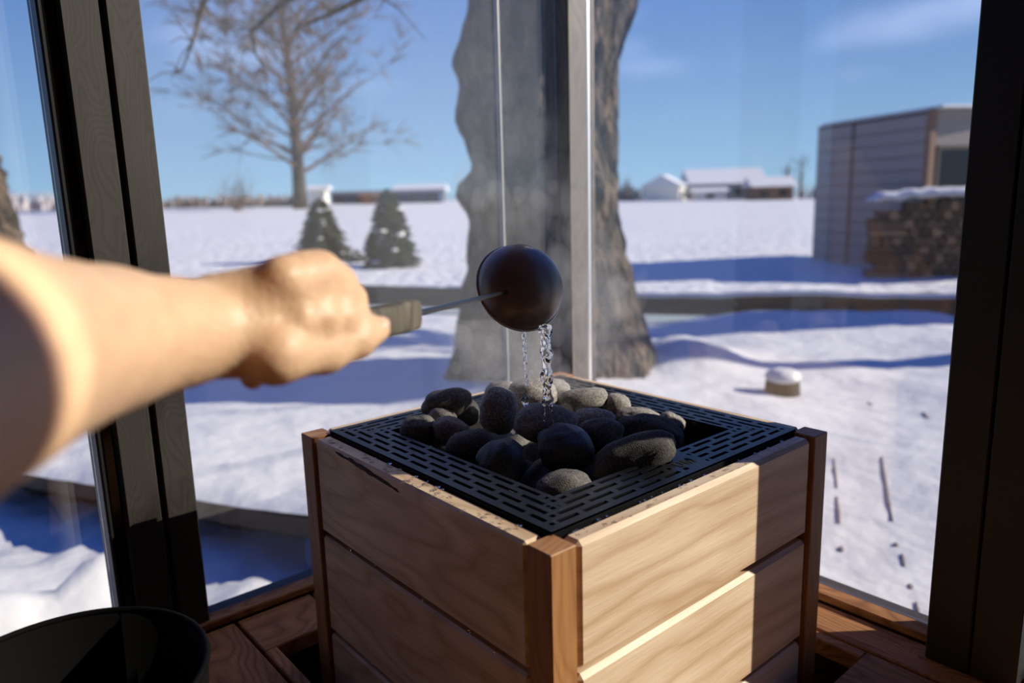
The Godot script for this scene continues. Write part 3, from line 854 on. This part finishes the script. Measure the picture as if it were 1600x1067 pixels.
# ---------------------------------------------------------------- trees
func big_trees() -> void:
	var tr := thing("big_tree", "massive knobbly old tree trunk right behind the glass corner and steam", "tree", Vector3(2.58, -0.45, -2.69))
	var lat := Vector3(0.7579, 0, 0.6518).normalized()
	# height above base, reach to the left, reach to the right
	var prof := [[0.0, 0.63, 0.60], [0.10, 0.61, 0.58], [0.20, 0.60, 0.57], [0.30, 0.585, 0.55], [0.40, 0.565, 0.52], [0.50, 0.545, 0.495], [0.60, 0.53, 0.47], [0.70, 0.512, 0.443], [0.80, 0.498, 0.416], [0.90, 0.486, 0.398], [1.0, 0.475, 0.381], [1.08, 0.50, 0.375], [1.15, 0.54, 0.37],
		[1.22, 0.525, 0.366], [1.29, 0.462, 0.362], [1.38, 0.462, 0.358], [1.48, 0.50, 0.354], [1.58, 0.543, 0.355], [1.68, 0.525, 0.36], [1.76, 0.50, 0.363], [1.84, 0.525, 0.37], [1.92, 0.515, 0.39], [2.0, 0.48, 0.425], [2.1, 0.446, 0.462], [2.25, 0.42, 0.467], [2.5, 0.41, 0.466], [3.0, 0.40, 0.44], [3.6, 0.38, 0.40], [4.4, 0.36, 0.36]]
	var st := begin()
	var rows := []
	var y := 0.0
	while y < 4.4:
		var k := 0
		while k < prof.size() - 2 and prof[k + 1][0] < y: k += 1
		var f: float = clampf((y - prof[k][0]) / (prof[k + 1][0] - prof[k][0]), 0.0, 1.0)
		var l: float = lerpf(prof[k][1], prof[k + 1][1], f); var r: float = lerpf(prof[k][2], prof[k + 1][2], f)
		var row := PackedVector3Array()
		for j in 112:
			var a := TAU * j / 112.0
			var d := lat * cos(a) + lat.cross(Vector3.UP) * -sin(a)
			var w := 0.5 + 0.5 * cos(a)
			var rad := lerpf(l, r, w)
			rad += grain.get_noise_3d(d.x * 1.4, y * 1.1, d.z * 1.4) * 0.04 * absf(sin(a)) + grain.get_noise_3d(d.x * 7.0, y * 2.6, d.z * 7.0) * 0.04 + grain.get_noise_3d(d.x * 22.0, y * 7.0, d.z * 22.0) * 0.011
			if y < 0.3: rad += (0.3 - y) * 0.22 * maxf(0.0, sin(a * 4.0 + 1.0))
			row.append(Vector3(0, y, 0) + d * rad)
		rows.append(row)
		y += 0.035
	grid(st, rows, true)
	obj("trunk", st, "bark", tr)
	# limbs above the picture, and the fine ends that droop into it
	st = begin()
	var ends := []
	limb(st, ends, Vector3(-0.2, 3.9, -0.1), Vector3(-0.75, 0.75, -0.3).normalized(), 2.6, 0.20, 3, 11)
	limb(st, ends, Vector3(0.1, 4.2, 0.0), Vector3(0.4, 0.9, -0.6).normalized(), 2.6, 0.24, 3, 12)
	limb(st, ends, Vector3(0.1, 4.0, 0.1), Vector3(-0.2, 0.95, -0.6).normalized(), 2.4, 0.20, 3, 13)
	for b in [[Vector3(-0.2, 3.6, -0.6), [Vector3(-0.55, 3.1, -2.1), Vector3(-0.68, 2.88, -2.9), Vector3(-0.72, 2.72, -3.25), Vector3(-0.80, 2.45, -3.32), Vector3(-0.92, 2.20, -3.32)], 0.045],
		[Vector3(-0.1, 3.2, -0.4), [Vector3(-0.226, 2.75, -1.4), Vector3(-0.42, 2.62, -2.4), Vector3(-0.46, 2.50, -2.95), Vector3(-0.40, 2.35, -3.05), Vector3(-0.30, 2.22, -3.1)], 0.04],
		[Vector3(-0.42, 3.0, 0.0), [Vector3(-0.30, 2.62, -0.75), Vector3(-0.32, 2.47, -1.3), Vector3(-0.38, 2.42, -1.75), Vector3(-0.5, 2.36, -2.1)], 0.05]]:
		var pts := [b[0]]; pts.append_array(b[1])
		var rad := []
		for i in pts.size(): rad.append(lerpf(b[2], 0.006, i / float(pts.size() - 1)))
		tube(st, pts, rad, 7)
		for i in range(2, pts.size()):
			for q in 3:
				var e: Vector3 = pts[i] + Vector3(rng.randf_range(-0.3, 0.3), rng.randf_range(-0.35, 0.1), rng.randf_range(-0.3, 0.3))
				tube(st, [pts[i], (pts[i] + e) / 2.0 + Vector3(0, 0.04, 0), e], [0.008, 0.005, 0.002], 5)
	var br := obj("branches", st, "bark", tr)
	# leafless tree far out on the field
	bare_tree("bare_tree", "tall leafless tree standing alone on the snowfield left of the trunk", Vector3(21.9, 0.22, -47.1), 21.0, 0.50, 5)
	# knobbly trunk at the left edge
	var lt := thing("big_tree", "knobbly tree trunk cut by the left edge of the view", "tree", Vector3(0.43, -0.3, -10.3))
	st = begin(); rows = []
	y = 0.0
	while y < 5.0:
		var row := PackedVector3Array()
		for j in 40:
			var a := TAU * j / 40.0
			var d := Vector3(cos(a), 0, -sin(a))
			var rad := 0.34 + 0.34 * exp(-maxf(y - 0.2, 0.0) * 0.9) + grain.get_noise_3d(d.x * 3.0, y * 4.0, d.z * 3.0) * 0.10
			row.append(Vector3(0, y, 0) + d * rad)
		rows.append(row); y += 0.08
	grid(st, rows, true)
	obj("trunk", st, "bark", lt)
	st = begin(); ends = []
	limb(st, ends, Vector3(0, 4.8, 0), Vector3(-0.3, 0.9, 0.1).normalized(), 2.4, 0.3, 2, 31)
	obj("branches", st, "bark", lt)
	# trees outside the view on the sun's side; their shadows cross the terrace
	for t in [[9.36, 1.30, 0.30, 6.0, "stout bare tree beside the terrace, beyond the wide post"], [7.3, 1.15, 0.12, 5.0, "slim bare tree beside the terrace, beyond the wide post"]]:
		var o := thing("terrace_tree", t[4], "tree", Vector3(t[0], -0.4, t[1]))
		st = begin()
		tube(st, [Vector3.ZERO, Vector3(0.03, t[3] * 0.4, 0.0), Vector3(-0.02, t[3] * 0.7, 0.05), Vector3(0.05, t[3], 0)], [t[2] * 1.2, t[2], t[2] * 0.8, t[2] * 0.5], 14)
		obj("trunk", st, "bark", o)
		st = begin(); ends = []
		for k in 5: limb(st, ends, Vector3(0, t[3] * (0.5 + 0.1 * k), 0), Vector3(cos(k * 2.4), 0.8, sin(k * 2.4)).normalized(), 1.5, t[2] * 0.35, 2, 50 + k)
		obj("branches", st, "bark", o)

func limb(st: SurfaceTool, ends: Array, a: Vector3, d: Vector3, length: float, r: float, depth: int, sd: int, sides := 6) -> void:
	var rr := RandomNumberGenerator.new(); rr.seed = sd * 7919 + depth
	var pts := [a]; var rad := [r]
	var p := a; var dir := d
	for i in 4:
		dir = (dir + Vector3(rr.randf_range(-1, 1), rr.randf_range(-0.5, 0.8), rr.randf_range(-1, 1)) * 0.22).normalized()
		p += dir * length / 4.0
		pts.append(p); rad.append(r * (1.0 - 0.16 * (i + 1)))
	tube(st, pts, rad, sides, false)
	ends.append([p, dir])
	if depth <= 0: return
	var kids := 3 if depth > 1 else 4
	for k in kids:
		var i := 4 if k == 0 else rr.randi_range(1, 4)
		var side := Vector3(rr.randf_range(-1, 1), rr.randf_range(-0.25, 0.7), rr.randf_range(-1, 1)).normalized()
		limb(st, ends, pts[i], (dir * 0.55 + side * 0.75).normalized(), length * rr.randf_range(0.55, 0.75), rad[i] * 0.62, depth - 1, sd * 5 + k + 1, 5 if depth > 2 else 4)

func bare_tree(called: String, label: String, at: Vector3, height: float, r: float, seed_: int) -> void:
	var t := thing(called, label, "tree", at)
	var st := begin()
	var pts := []; var rad := []
	var rr := RandomNumberGenerator.new(); rr.seed = seed_
	for i in 12:
		var f := i / 11.0
		pts.append(Vector3(sin(f * 5.0) * 0.25 * f + f * -0.2, f * height * 0.80, cos(f * 4.0) * 0.2 * f)); rad.append(lerpf(r, r * 0.22, pow(f, 0.8)) + (0.12 * r if i == 0 else 0.0))
	tube(st, pts, rad, 10)
	obj("trunk", st, "bark", t)
	st = begin(); var ends := []
	var n := 44
	for k in n:
		var f := 0.14 + 0.84 * k / float(n)
		var i := int(f * 11.0)
		var p: Vector3 = pts[i].lerp(pts[mini(i + 1, 11)], f * 11.0 - i)
		var a := k * 2.39996 + rr.randf() * 0.4
		var up := lerpf(0.25, 1.1, f)
		var len_ := height * lerpf(0.27, 0.16, absf(f - 0.55) * 1.6) * rr.randf_range(0.8, 1.1)
		limb(st, ends, p, Vector3(cos(a), up, sin(a)).normalized(), len_, rad[i] * 0.36, 2, 100 + k * 3, 5)
	obj("branches", st, "twig", t)
	st = begin()
	for e in ends:
		if rr.randf() < 0.12: continue
		for q in 5:
			var d: Vector3 = (e[1] + Vector3(rr.randf_range(-1, 1), rr.randf_range(-0.7, 0.8), rr.randf_range(-1, 1)) * 0.8).normalized()
			tube(st, [e[0], e[0] + d * height * 0.035, e[0] + d * height * 0.07 + Vector3(0, rr.randf_range(-0.2, 0.1), 0)], [0.035, 0.028, 0.012], 3, false)
	obj("twigs", st, "twig_pale", t).set_meta("kind", "stuff")

func spruces_and_shrubs() -> void:
	spruce("small rounded spruce with snow patches just behind the hand", Vector3(4.62, -0.22, -9.7), 0.98, 0.52, 3)
	spruce("small pointed spruce with snow patches between the hand and the big trunk", Vector3(4.80, -0.22, -8.12), 1.06, 0.43, 4)
	spruce("tiny spruce sprig at the foot of the spruce behind the hand", Vector3(4.78, -0.22, -9.0), 0.24, 0.17, 5)
	var s := thing("shrub", "bushy brown leafless shrub at the far edge of the snowfield", "shrub", Vector3(16.9, 0.28, -45.0))
	var st := begin()
	var ends := []
	for k in 16:
		var a := k * 2.4
		limb(st, ends, Vector3(cos(a) * 0.15, 0, sin(a) * 0.15), Vector3(cos(a) * 0.42, 1.0, sin(a) * 0.42).normalized(), rng.randf_range(1.0, 1.7), 0.05, 2, 300 + k, 4)
	obj("stems", st, "twig_pale", s).set_meta("kind", "stuff")

func spruce(label: String, at: Vector3, h: float, r: float, sd: int) -> void:
	var t := thing("spruce", label, "tree", at)
	var rr := RandomNumberGenerator.new(); rr.seed = sd
	var st := begin()
	tube(st, [Vector3.ZERO, Vector3(0, h * 0.5, 0), Vector3(0, h, 0)], [0.028 * h, 0.018 * h, 0.003], 7)
	obj("trunk", st, "log_bark", t)
	st = begin(); var sn := begin(); var dk := begin()
	for k in int(300 * h + 40):
		var f := pow(rr.randf(), 0.75)
		var y := h * (0.03 + 0.94 * f)
		var a := rr.randf() * TAU
		var reach := r * pow(1.0 - f, 0.75) * rr.randf_range(0.72, 1.12) + 0.02
		var d := Vector3(cos(a), 0, sin(a))
		var tip := d * reach + Vector3(0, y - reach * 0.16, 0)
		var mid := d * reach * 0.55 + Vector3(0, y + reach * 0.04, 0)
		var b := dk if rr.randf() < 0.5 else st
		tube(b, [Vector3(0, y, 0), mid, tip], [0.012, 0.034 * h + 0.012, 0.004], 5)
		for q in 4:
			var p := mid.lerp(tip, q / 4.0)
			var sd2 := d.cross(Vector3.UP) * (1 if q % 2 else -1)
			tube(b, [p, p + (d * 0.5 + sd2).normalized() * 0.09 * h + Vector3(0, -0.02, 0)], [0.016 * h + 0.004, 0.004], 4, false)
		if rr.randf() < 0.085: blob(sn, mid.lerp(tip, 0.6) + Vector3(0, 0.022, 0), Vector3(0.05, 0.022, 0.045) * (0.6 + rr.randf() * 0.7) * sqrt(h), Basis(), 0.2, k, 8, 6)
	obj("needles", st, "needle", t).set_meta("kind", "stuff")
	obj("needles", dk, "needle_dark", t).set_meta("kind", "stuff")
	obj("snow_patches", sn, "snow", t).set_meta("kind", "stuff")

# ---------------------------------------------------------------- terrace edge, kerb, stump
func stump_curb_terrace() -> void:
	var s := thing("stump", "short tree stump with a round cap of snow on the terrace", "stump", Vector3(3.095, terrace_y(3.095, -1.498) - 0.03, -1.498))
	var st := begin()
	lathe(st, Vector3.ZERO, Vector3.UP, [Vector2(0.098, 0.0), Vector2(0.09, 0.03), Vector2(0.086, 0.09), Vector2(0.08, 0.10), Vector2(0.0, 0.10)], 28)
	obj("wood", st, "stump_bark", s)
	st = begin()
	blob(st, Vector3(0, 0.118, 0), Vector3(0.092, 0.045, 0.09), Basis(), 0.06, 3.0, 24, 14)
	obj("snow_cap", st, "snow", s)
	# kerb of dark timbers across the back of the terrace
	var k := thing("kerb", "low dark timber kerb holding back the snow across the view", "kerb")
	var t := -13.0
	while t < 9.0:
		var t1 := t + 1.9
		var a2 := xz_of(curb_s(t) + 0.06, t); var b2 := xz_of(curb_s(t1) + 0.06, t1)
		for lay in 2:
			var a := Vector3(a2.x, -0.345 + lay * 0.104, a2.y); var b := Vector3(b2.x, -0.345 + lay * 0.104, b2.y)
			var x := (b - a).normalized()
			st = begin(false)
			cbox(st, (a + b) / 2.0 + Vector3(0, 0, 0.0), Vector3((b - a).length() - 0.003, 0.10, 0.09), 0.008, Basis(x, Vector3.UP, x.cross(Vector3.UP)), Vector2(t, lay))
			obj("timber", st, "weathered_wood", k)
		t = t1
	# terrace edge: beam, lower board, posts
	var e := thing("terrace_edge", "snow-topped timber edge of the terrace outside the left window", "terrace")
	var dir := Vector3(E_T.x, 0, E_T.y); var nor := Vector3(E_N.x, 0, E_N.y)
	var o := Vector3(E_0.x, 0, E_0.y)
	t = -5.5
	while t < 3.4:
		st = begin(false)
		cbox(st, o + dir * (t + 1.25) + nor * 0.035 + Vector3(0, -0.415, 0), Vector3(2.485, 0.075, 0.045), 0.004, Basis(dir, Vector3.UP, dir.cross(Vector3.UP)), Vector2(t, 0.3))
		obj("edge_beam", st, "weathered_wood", e)
		st = begin(false)
		cbox(st, o + dir * (t + 1.25) + nor * 0.13 + Vector3(0, -0.485, 0), Vector3(2.485, 0.06, 0.045), 0.004, Basis(dir, Vector3.UP, dir.cross(Vector3.UP)), Vector2(t, 0.1))
		obj("lower_board", st, "weathered_wood", e)
		t += 2.5
	for q in [-4.2, -2.6, -0.9, 1.31, 3.0]:
		st = begin()
		tube(st, [o + dir * q + nor * 0.045 + Vector3(0, -0.75, 0), o + dir * q + nor * 0.045 + Vector3(0, -0.455, 0)], [0.035, 0.035], 14)
		obj("support_post", st, "support_blue", e)
	st = begin(false)
	cbox(st, o + dir * -1.0 + nor * 0.22 + Vector3(0, -0.60, 0), Vector3(10.0, 0.36, 0.04), 0.003, Basis(dir, Vector3.UP, dir.cross(Vector3.UP)))
	obj("back_board", st, "interior_dark", e)

# ---------------------------------------------------------------- shed and firewood
func shed_and_firewood() -> void:
	var A := Vector3(8.50, -0.25, -4.20); var B := Vector3(7.68, -0.25, -2.60)
	var h := 1.68
	var sh := thing("shed", "grey flat-roofed shed with dark windows at the right of the snowfield", "shed", B)
	var u := (A - B); u.y = 0; var len1 := u.length(); u = u.normalized()       # along the left face, away from the camera
	var v := Vector3(0.80, 0, 0.60)                                              # along the window face
	v = (v - u * v.dot(u) * 0.6).normalized()
	var st := begin(false)
	var len2 := 3.2
	# body as a prism
	var q := [Vector3.ZERO, u * len1, u * len1 + v * len2, v * len2]
	var up := Vector3.UP * h
	for i in 4:
		var a: Vector3 = q[i]; var b: Vector3 = q[(i + 1) % 4]
		var mid: Vector3 = (q[0] + q[2]) / 2.0 + up / 2.0
		tri(st, a, b, b + up, Vector2(0, 0), Vector2(1, 0), Vector2(1, 1), mid); tri(st, a, b + up, a + up, Vector2(0, 0), Vector2(1, 1), Vector2(0, 1), mid)
	var mm: Vector3 = (q[0] + q[2]) / 2.0 + up / 2.0
	tri(st, q[0] + up, q[1] + up, q[2] + up, Vector2.ZERO, Vector2.ZERO, Vector2.ZERO, mm); tri(st, q[0] + up, q[2] + up, q[3] + up, Vector2.ZERO, Vector2.ZERO, Vector2.ZERO, mm)
	obj("walls", st, "shed_dark", sh)
	var bu := Basis(u, Vector3.UP, u.cross(Vector3.UP)); var bv := Basis(v, Vector3.UP, v.cross(Vector3.UP))
	var outu := -v; var outv := -u
	# cladding boards on the left face and above the windows
	for i in 12:
		st = begin(false)
		cbox(st, u * (len1 * 0.5) + Vector3(0, 0.09 + i * 0.135, 0) + outu * 0.012, Vector3(len1 - 0.06, 0.128, 0.022), 0.004, bu)
		obj("cladding_board", st, "shed_grey", sh)
	st = begin(false); cbox(st, u * (len1 * 0.62) + Vector3(0, h * 0.5, 0) + outu * 0.028, Vector3(0.035, h - 0.04, 0.014), 0.003, bu); obj("seam_strip", st, "shed_dark", sh)
	st = begin(false); cbox(st, Vector3(0, h * 0.5, 0) + (outu + outv) * 0.012, Vector3(0.075, h, 0.075), 0.006, bu); obj("corner_trim", st, "shed_trim", sh)
	for y in [0.25, 1.50]:
		st = begin(false); cbox(st, v * (len2 * 0.5) + Vector3(0, y, 0) + outv * 0.012, Vector3(len2 - 0.08, 0.34 if y > 1.0 else 0.48, 0.022), 0.004, bv); obj("band", st, "shed_grey", sh)
	for i in 6:
		var w := st_window(sh, v * (0.30 + i * 0.5) + Vector3(0, 0.91, 0) + outv * 0.012, bv)
	st = begin(false)
	cbox(st, q[2] * 0.5 + up + Vector3(0, 0.012, 0), Vector3(len1 + 0.06, 0.03, len2 + 0.02), 0.01, Basis(u, Vector3.UP, -v).orthonormalized())
	obj("roof_snow", st, "snow", sh)
	# firewood: logs laid with their ends to the camera, and a shorter stack turned sideways at its left end
	var P := Vector3(7.20, -0.215, -2.93); var pu := Vector3(0.595, 0, 0.854).normalized()*1.0; pu = Vector3(0.45, 0, 0.72).normalized()
	var pn := Vector3(pu.z, 0, -pu.x)   # away from the camera
	if pn.dot(Vector3(0.65, 0, -0.75)) < 0: pn = -pn
	var meshes := []
	for k in 4:
		var sm := [6, 7, 5, 8][k] as int
		st = begin(false)
		var rr := []
		for s in [[-0.165, 0.02], [-0.165, 1.0], [0.165, 1.0], [0.165, 0.02]]:
			var row := PackedVector3Array()
			for j in sm:
				var a := TAU * j / sm + k
				var rad := 0.047 * (1.0 + 0.16 * sin(j * 2.3 + k))
				row.append(Vector3(cos(a) * rad * s[1], sin(a) * rad * s[1], -s[0]))
			rr.append(row)
		rr.reverse()
		grid(st, rr, true)
		st.generate_normals(); meshes.append(st.commit())
	var n := 0
	for row in 9:
		for col in 14:
			var off := 0.048 if row % 2 else 0.0
			if row == 8 and (col < 1 or col > 12): continue
			var turned := col < 3 and row % 3 != 1
			if turned and row == 8: continue
			var o := put("firewood_log", meshes[n % 4], ["log_end_0", "log_end_1", "log_end_2", "log_bark", "log_end_1"][(n * 7 + row) % 5])
			var c := P + pu * (0.05 + col * 0.094 + off) + Vector3(0, 0.05 + row * 0.083, 0) + pn * rng.randf_range(-0.03, 0.03)
			var bs := Basis(pu, Vector3.UP, -pn)
			if turned: c = P + pu * (0.145 + off * 0.3) + Vector3(0, 0.05 + row * 0.083, 0) + pn * (col - 1) * 0.10
			if turned: bs = Basis(-pn, Vector3.UP, -pu)
			o.transform = Transform3D((bs * Basis(Vector3(0, 0, 1), rng.randf() * TAU)).orthonormalized(), c)
			tag(o, "split firewood log in the snow-capped stack in front of the shed", "log", "stacked firewood logs")
			n += 1
	st = begin()
	var rows := []
	for i in 25:
		var f := i / 24.0
		var r := PackedVector3Array()
		var pos := P + pu * (-0.06 + f * 1.48)
		var edge := smoothstep(0.0, 0.06, f) * smoothstep(0.0, 0.06, 1.0 - f)
		var hgt := 0.79 + 0.05 * smoothstep(0.0, 0.5, f) + grain.get_noise_2d(f * 7.0, 3.0) * 0.02
		for j in 14:
			var a := TAU * j / 14.0
			r.append(pos + pn * (cos(a) * (0.21 * maxf(edge, 0.05) + 0.02)) + Vector3(0, hgt + sin(a) * (0.062 if sin(a) > 0 else 0.035 + 0.03 * grain.get_noise_2d(f * 12.0, a)) * maxf(edge, 0.05), 0))
		rows.append(r)
	if pn.cross(Vector3.UP).dot(pu) < 0: rows.reverse()
	grid(st, rows, true)
	tag(obj("snow_cap", st, "snow"), "thick cap of snow lying on the firewood stack", "snow")

func st_window(sh: Node, c: Vector3, bv: Basis) -> MeshInstance3D:
	var st := begin(false)
	for b in [[Vector3(0, 0.40, 0), Vector3(0.46, 0.04, 0.04)], [Vector3(0, -0.40, 0), Vector3(0.46, 0.04, 0.04)], [Vector3(-0.22, 0, 0), Vector3(0.04, 0.78, 0.04)], [Vector3(0.22, 0, 0), Vector3(0.04, 0.78, 0.04)]]:
		cbox(st, c + bv * b[0], b[1], 0.004, bv)
	var w := obj("window", st, "shed_dark", sh)
	st = begin(false); cbox(st, c, Vector3(0.40, 0.76, 0.012), 0.001, bv)
	obj("pane", st, "dark_glass", w)
	return w

# ---------------------------------------------------------------- far side of the field
func house(label: String, at: Vector3, size: Vector3, turn: float, wall: String, roof: String, pitch: float, group := "") -> Node3D:
	var o := thing("house", label, "building", at, group)
	o.rotation.y = turn
	var st := begin(false)
	cbox(st, Vector3(0, size.y * 0.5 - 0.4, 0), size + Vector3(0, 0.8, 0), 0.02)
	obj("walls", st, wall, o)
	st = begin(false)
	var hx := size.x / 2 + 0.3; var hz := size.z / 2 + 0.3; var y := size.y; var t := 0.18
	var p := [Vector3(-hx, y, -hz), Vector3(hx, y, -hz), Vector3(hx, y, hz), Vector3(-hx, y, hz), Vector3(-hx, y + pitch, 0), Vector3(hx, y + pitch, 0)]
	var mid := Vector3(0, y + pitch * 0.3, 0); var z2 := Vector2.ZERO
	for f in [[3, 2, 5], [3, 5, 4], [1, 0, 4], [1, 4, 5], [0, 3, 4], [2, 1, 5], [0, 1, 2], [0, 2, 3]]:
		tri(st, p[f[0]] , p[f[1]], p[f[2]], z2, z2, z2, mid)
	obj("roof", st, roof, o)
	var n := int(size.x / 1.6)
	for i in n:
		st = begin(false)
		cbox(st, Vector3(-size.x / 2 + (i + 0.5) * size.x / n, size.y * 0.5, size.z / 2), Vector3(0.7, minf(size.y * 0.45, 1.1), 0.06), 0.01)
		obj("window", st, "dark_glass", o)
	return o

func far_buildings() -> void:
	var turn := atan2(-0.636, 0.748) + 0.0
	house("small white gabled house far across the field right of the trunk", Vector3(53.0, -0.1, -41.2), Vector3(3.4, 1.3, 3.0), turn + 1.2, "wall_white", "field_snow", 1.0)
	house("long grey house with a wide snowy roof far across the field", Vector3(61.2, -0.15, -41.0), Vector3(6.6, 1.5, 4.0), turn, "wall_grey", "field_snow", 1.4)
	house("brown house with a snowy roof beside the bare poles", Vector3(56.6, -0.15, -33.4), Vector3(3.2, 1.1, 2.4), turn, "wall_brown", "field_snow", 0.8)
	house("low white outbuilding in front of the long grey house", Vector3(55.0, -0.1, -38.2), Vector3(2.6, 0.8, 1.6), turn, "wall_white", "field_snow", 0.3)
	house("small white cabin far left of the spruces", Vector3(27.6, 0.3, -55.8), Vector3(1.3, 1.35, 1.3), turn, "wall_white", "field_snow", 0.35)
	house("long dark blue hall at the horizon behind the spruces", Vector3(40.0, 0.2, -65.5), Vector3(10.6, 1.2, 4.0), turn, "wall_blue", "wall_grey", 0.3)
	house("orange-brown hut in front of the dark blue hall", Vector3(36.3, 0.45, -62.0), Vector3(2.2, 0.75, 1.6), turn, "wall_orange", "wall_brown", 0.25)
	house("white-roofed hall at the horizon left of the big trunk", Vector3(46.6, 0.5, -69.5), Vector3(5.2, 1.0, 3.0), turn, "wall_grey", "field_snow", 0.8)
	# hedges and thickets along the horizon
	for hd in [[Vector3(18.0, 0.4, -64.0), Vector3(26.3, 0.3, -57.6), 1.1, "thicket", "pale brown thicket along the horizon left of the bare tree"], [Vector3(49.5, 0.0, -48.0), Vector3(53.5, 0.0, -44.5), 1.5, "thicket_dark", "bluish thicket along the horizon just right of the trunk"], [Vector3(5.0, 0.6, -66.0), Vector3(14.0, 0.5, -66.0), 1.5, "thicket_pale", "pale thicket on the horizon left of the grooved post"], [Vector3(60.4, -0.2, -31.6), Vector3(68.0, -0.3, -28.0), 1.0, "thicket_dark", "dark thicket on the horizon beside the shed"]]:
		var st := begin()
		var L: float = (hd[1] - hd[0]).length()
		for k in int(L * 20.0):
			var p: Vector3 = hd[0].lerp(hd[1], rng.randf()) + Vector3(rng.randf_range(-0.6, 0.6), 0, rng.randf_range(-0.6, 0.6))
			var hh: float = hd[2] * rng.randf_range(0.5, 1.1)
			tube(st, [p + Vector3(0, -0.2, 0), p + Vector3(rng.randf_range(-0.15, 0.15), hh * 0.5, rng.randf_range(-0.15, 0.15)), p + Vector3(rng.randf_range(-0.3, 0.3), hh, rng.randf_range(-0.3, 0.3))], [0.10, 0.11, 0.02], 5)
		tag(obj("thicket", st, hd[3]), hd[4], "thicket", "", "stuff")
	for tt in [[Vector3(61.7, -0.2, -34.7), 3.0, "bare dark tree beside the brown house", 71], [Vector3(62.6, -0.2, -33.9), 3.9, "taller bare tree right of the brown house, near the shed", 72], [Vector3(51.8, -0.1, -44.5), 2.2, "small bare tree by the bluish thicket", 73]]:
		var o := thing("far_tree", tt[2], "tree", tt[0])
		var st := begin(); var ends := []
		tube(st, [Vector3(0, -0.3, 0), Vector3(0.05, tt[1] * 0.5, 0), Vector3(0, tt[1], 0)], [0.16, 0.11, 0.03], 7)
		obj("trunk", st, "twig", o)
		st = begin()
		for k in 9: limb(st, ends, Vector3(0, tt[1] * (0.25 + 0.07 * k), 0), Vector3(cos(k * 2.4), 0.9, sin(k * 2.4)).normalized(), tt[1] * 0.22, 0.05, 2, int(tt[3]) * 9 + k, 4)
		obj("branches", st, "twig", o)

# ---------------------------------------------------------------- steam
func steam() -> void:
	var root := Node3D.new(); root.name = "steam"; add_child(root)
	tag(root, "white steam rising from the stones past the ladle and the corner post", "steam", "", "stuff")
	var rr := RandomNumberGenerator.new(); rr.seed = 19
	# x, y, z, width, height, optical depth of each wisp; each is three overlapping puffs
	var q := [[0.296, 0.936, -0.445, 0.068, 0.117, 0.16], [0.265, 0.818, -0.398, 0.076, 0.142, 0.20], [0.282, 0.727, -0.455, 0.060, 0.090, 0.18], [0.255, 0.669, -0.385, 0.057, 0.105, 0.12], [0.295, 0.788, -0.353, 0.103, 0.066, 0.10], [0.340, 0.675, -0.394, 0.121, 0.060, 0.10], [0.465, 0.715, -0.464, 0.111, 0.100, 0.10], [0.464, 0.650, -0.410, 0.087, 0.109, 0.13], [0.466, 0.565, -0.375, 0.076, 0.119, 0.18], [0.339, 0.513, -0.296, 0.107, 0.107, 0.20], [0.436, 0.529, -0.319, 0.062, 0.083, 0.14], [0.416, 0.542, -0.255, 0.059, 0.049, 0.10], [0.229, 0.458, -0.387, 0.088, 0.078, 0.30], [0.245, 0.501, -0.336, 0.076, 0.076, 0.18], [0.286, 0.440, -0.342, 0.098, 0.059, 0.22], [0.342, 0.907, -0.620, 0.100, 0.178, 0.07], [0.273, 0.873, -0.638, 0.175, 0.241, 0.05], [0.432, 0.565, -0.418, 0.076, 0.131, 0.16], [0.358, 0.412, -0.375, 0.094, 0.052, 0.22], [0.453, 0.776, -0.256, 0.116, 0.212, 0.04], [0.250, 0.390, -0.377, 0.079, 0.060, 0.16], [0.346, 0.386, -0.349, 0.123, 0.051, 0.16], [0.475, 0.830, -0.425, 0.075, 0.150, 0.08]]
	for w in q:
		for k in 10:
			var f2 := FogVolume.new(); f2.name = fresh("puff", root)
			f2.shape = RenderingServer.FOG_VOLUME_SHAPE_ELLIPSOID
			var sc := rr.randf_range(0.22, 0.62) if k else 1.1; var thin := rr.randf_range(0.4, 0.9) if k else 1.0
			var dp: float = minf((w[3] + w[4]) * 0.4 * sc, 0.16)
			f2.size = Vector3(w[3] * sc * thin, w[4] * sc / thin, dp)
			f2.position = Vector3(w[0], w[1], w[2]) + (Vector3(rr.randf_range(-1, 1) * w[3], rr.randf_range(-1, 1) * w[4], rr.randf_range(-1, 1) * w[3]) * 0.46 if k else Vector3.ZERO)
			f2.rotation = Vector3(rr.randf_range(-0.3, 0.3), 0.71 + rr.randf_range(-0.4, 0.4), rr.randf_range(-1.0, 1.0))
			var fm := FogMaterial.new(); fm.resource_name = "steam"; fm.albedo = Color(0.93, 0.93, 0.95); fm.density = w[5] * (0.55 if w[1] > 0.75 else 1.5) * (0.35 if k == 0 else 0.42) / dp
			f2.material = fm
			root.add_child(f2, true)
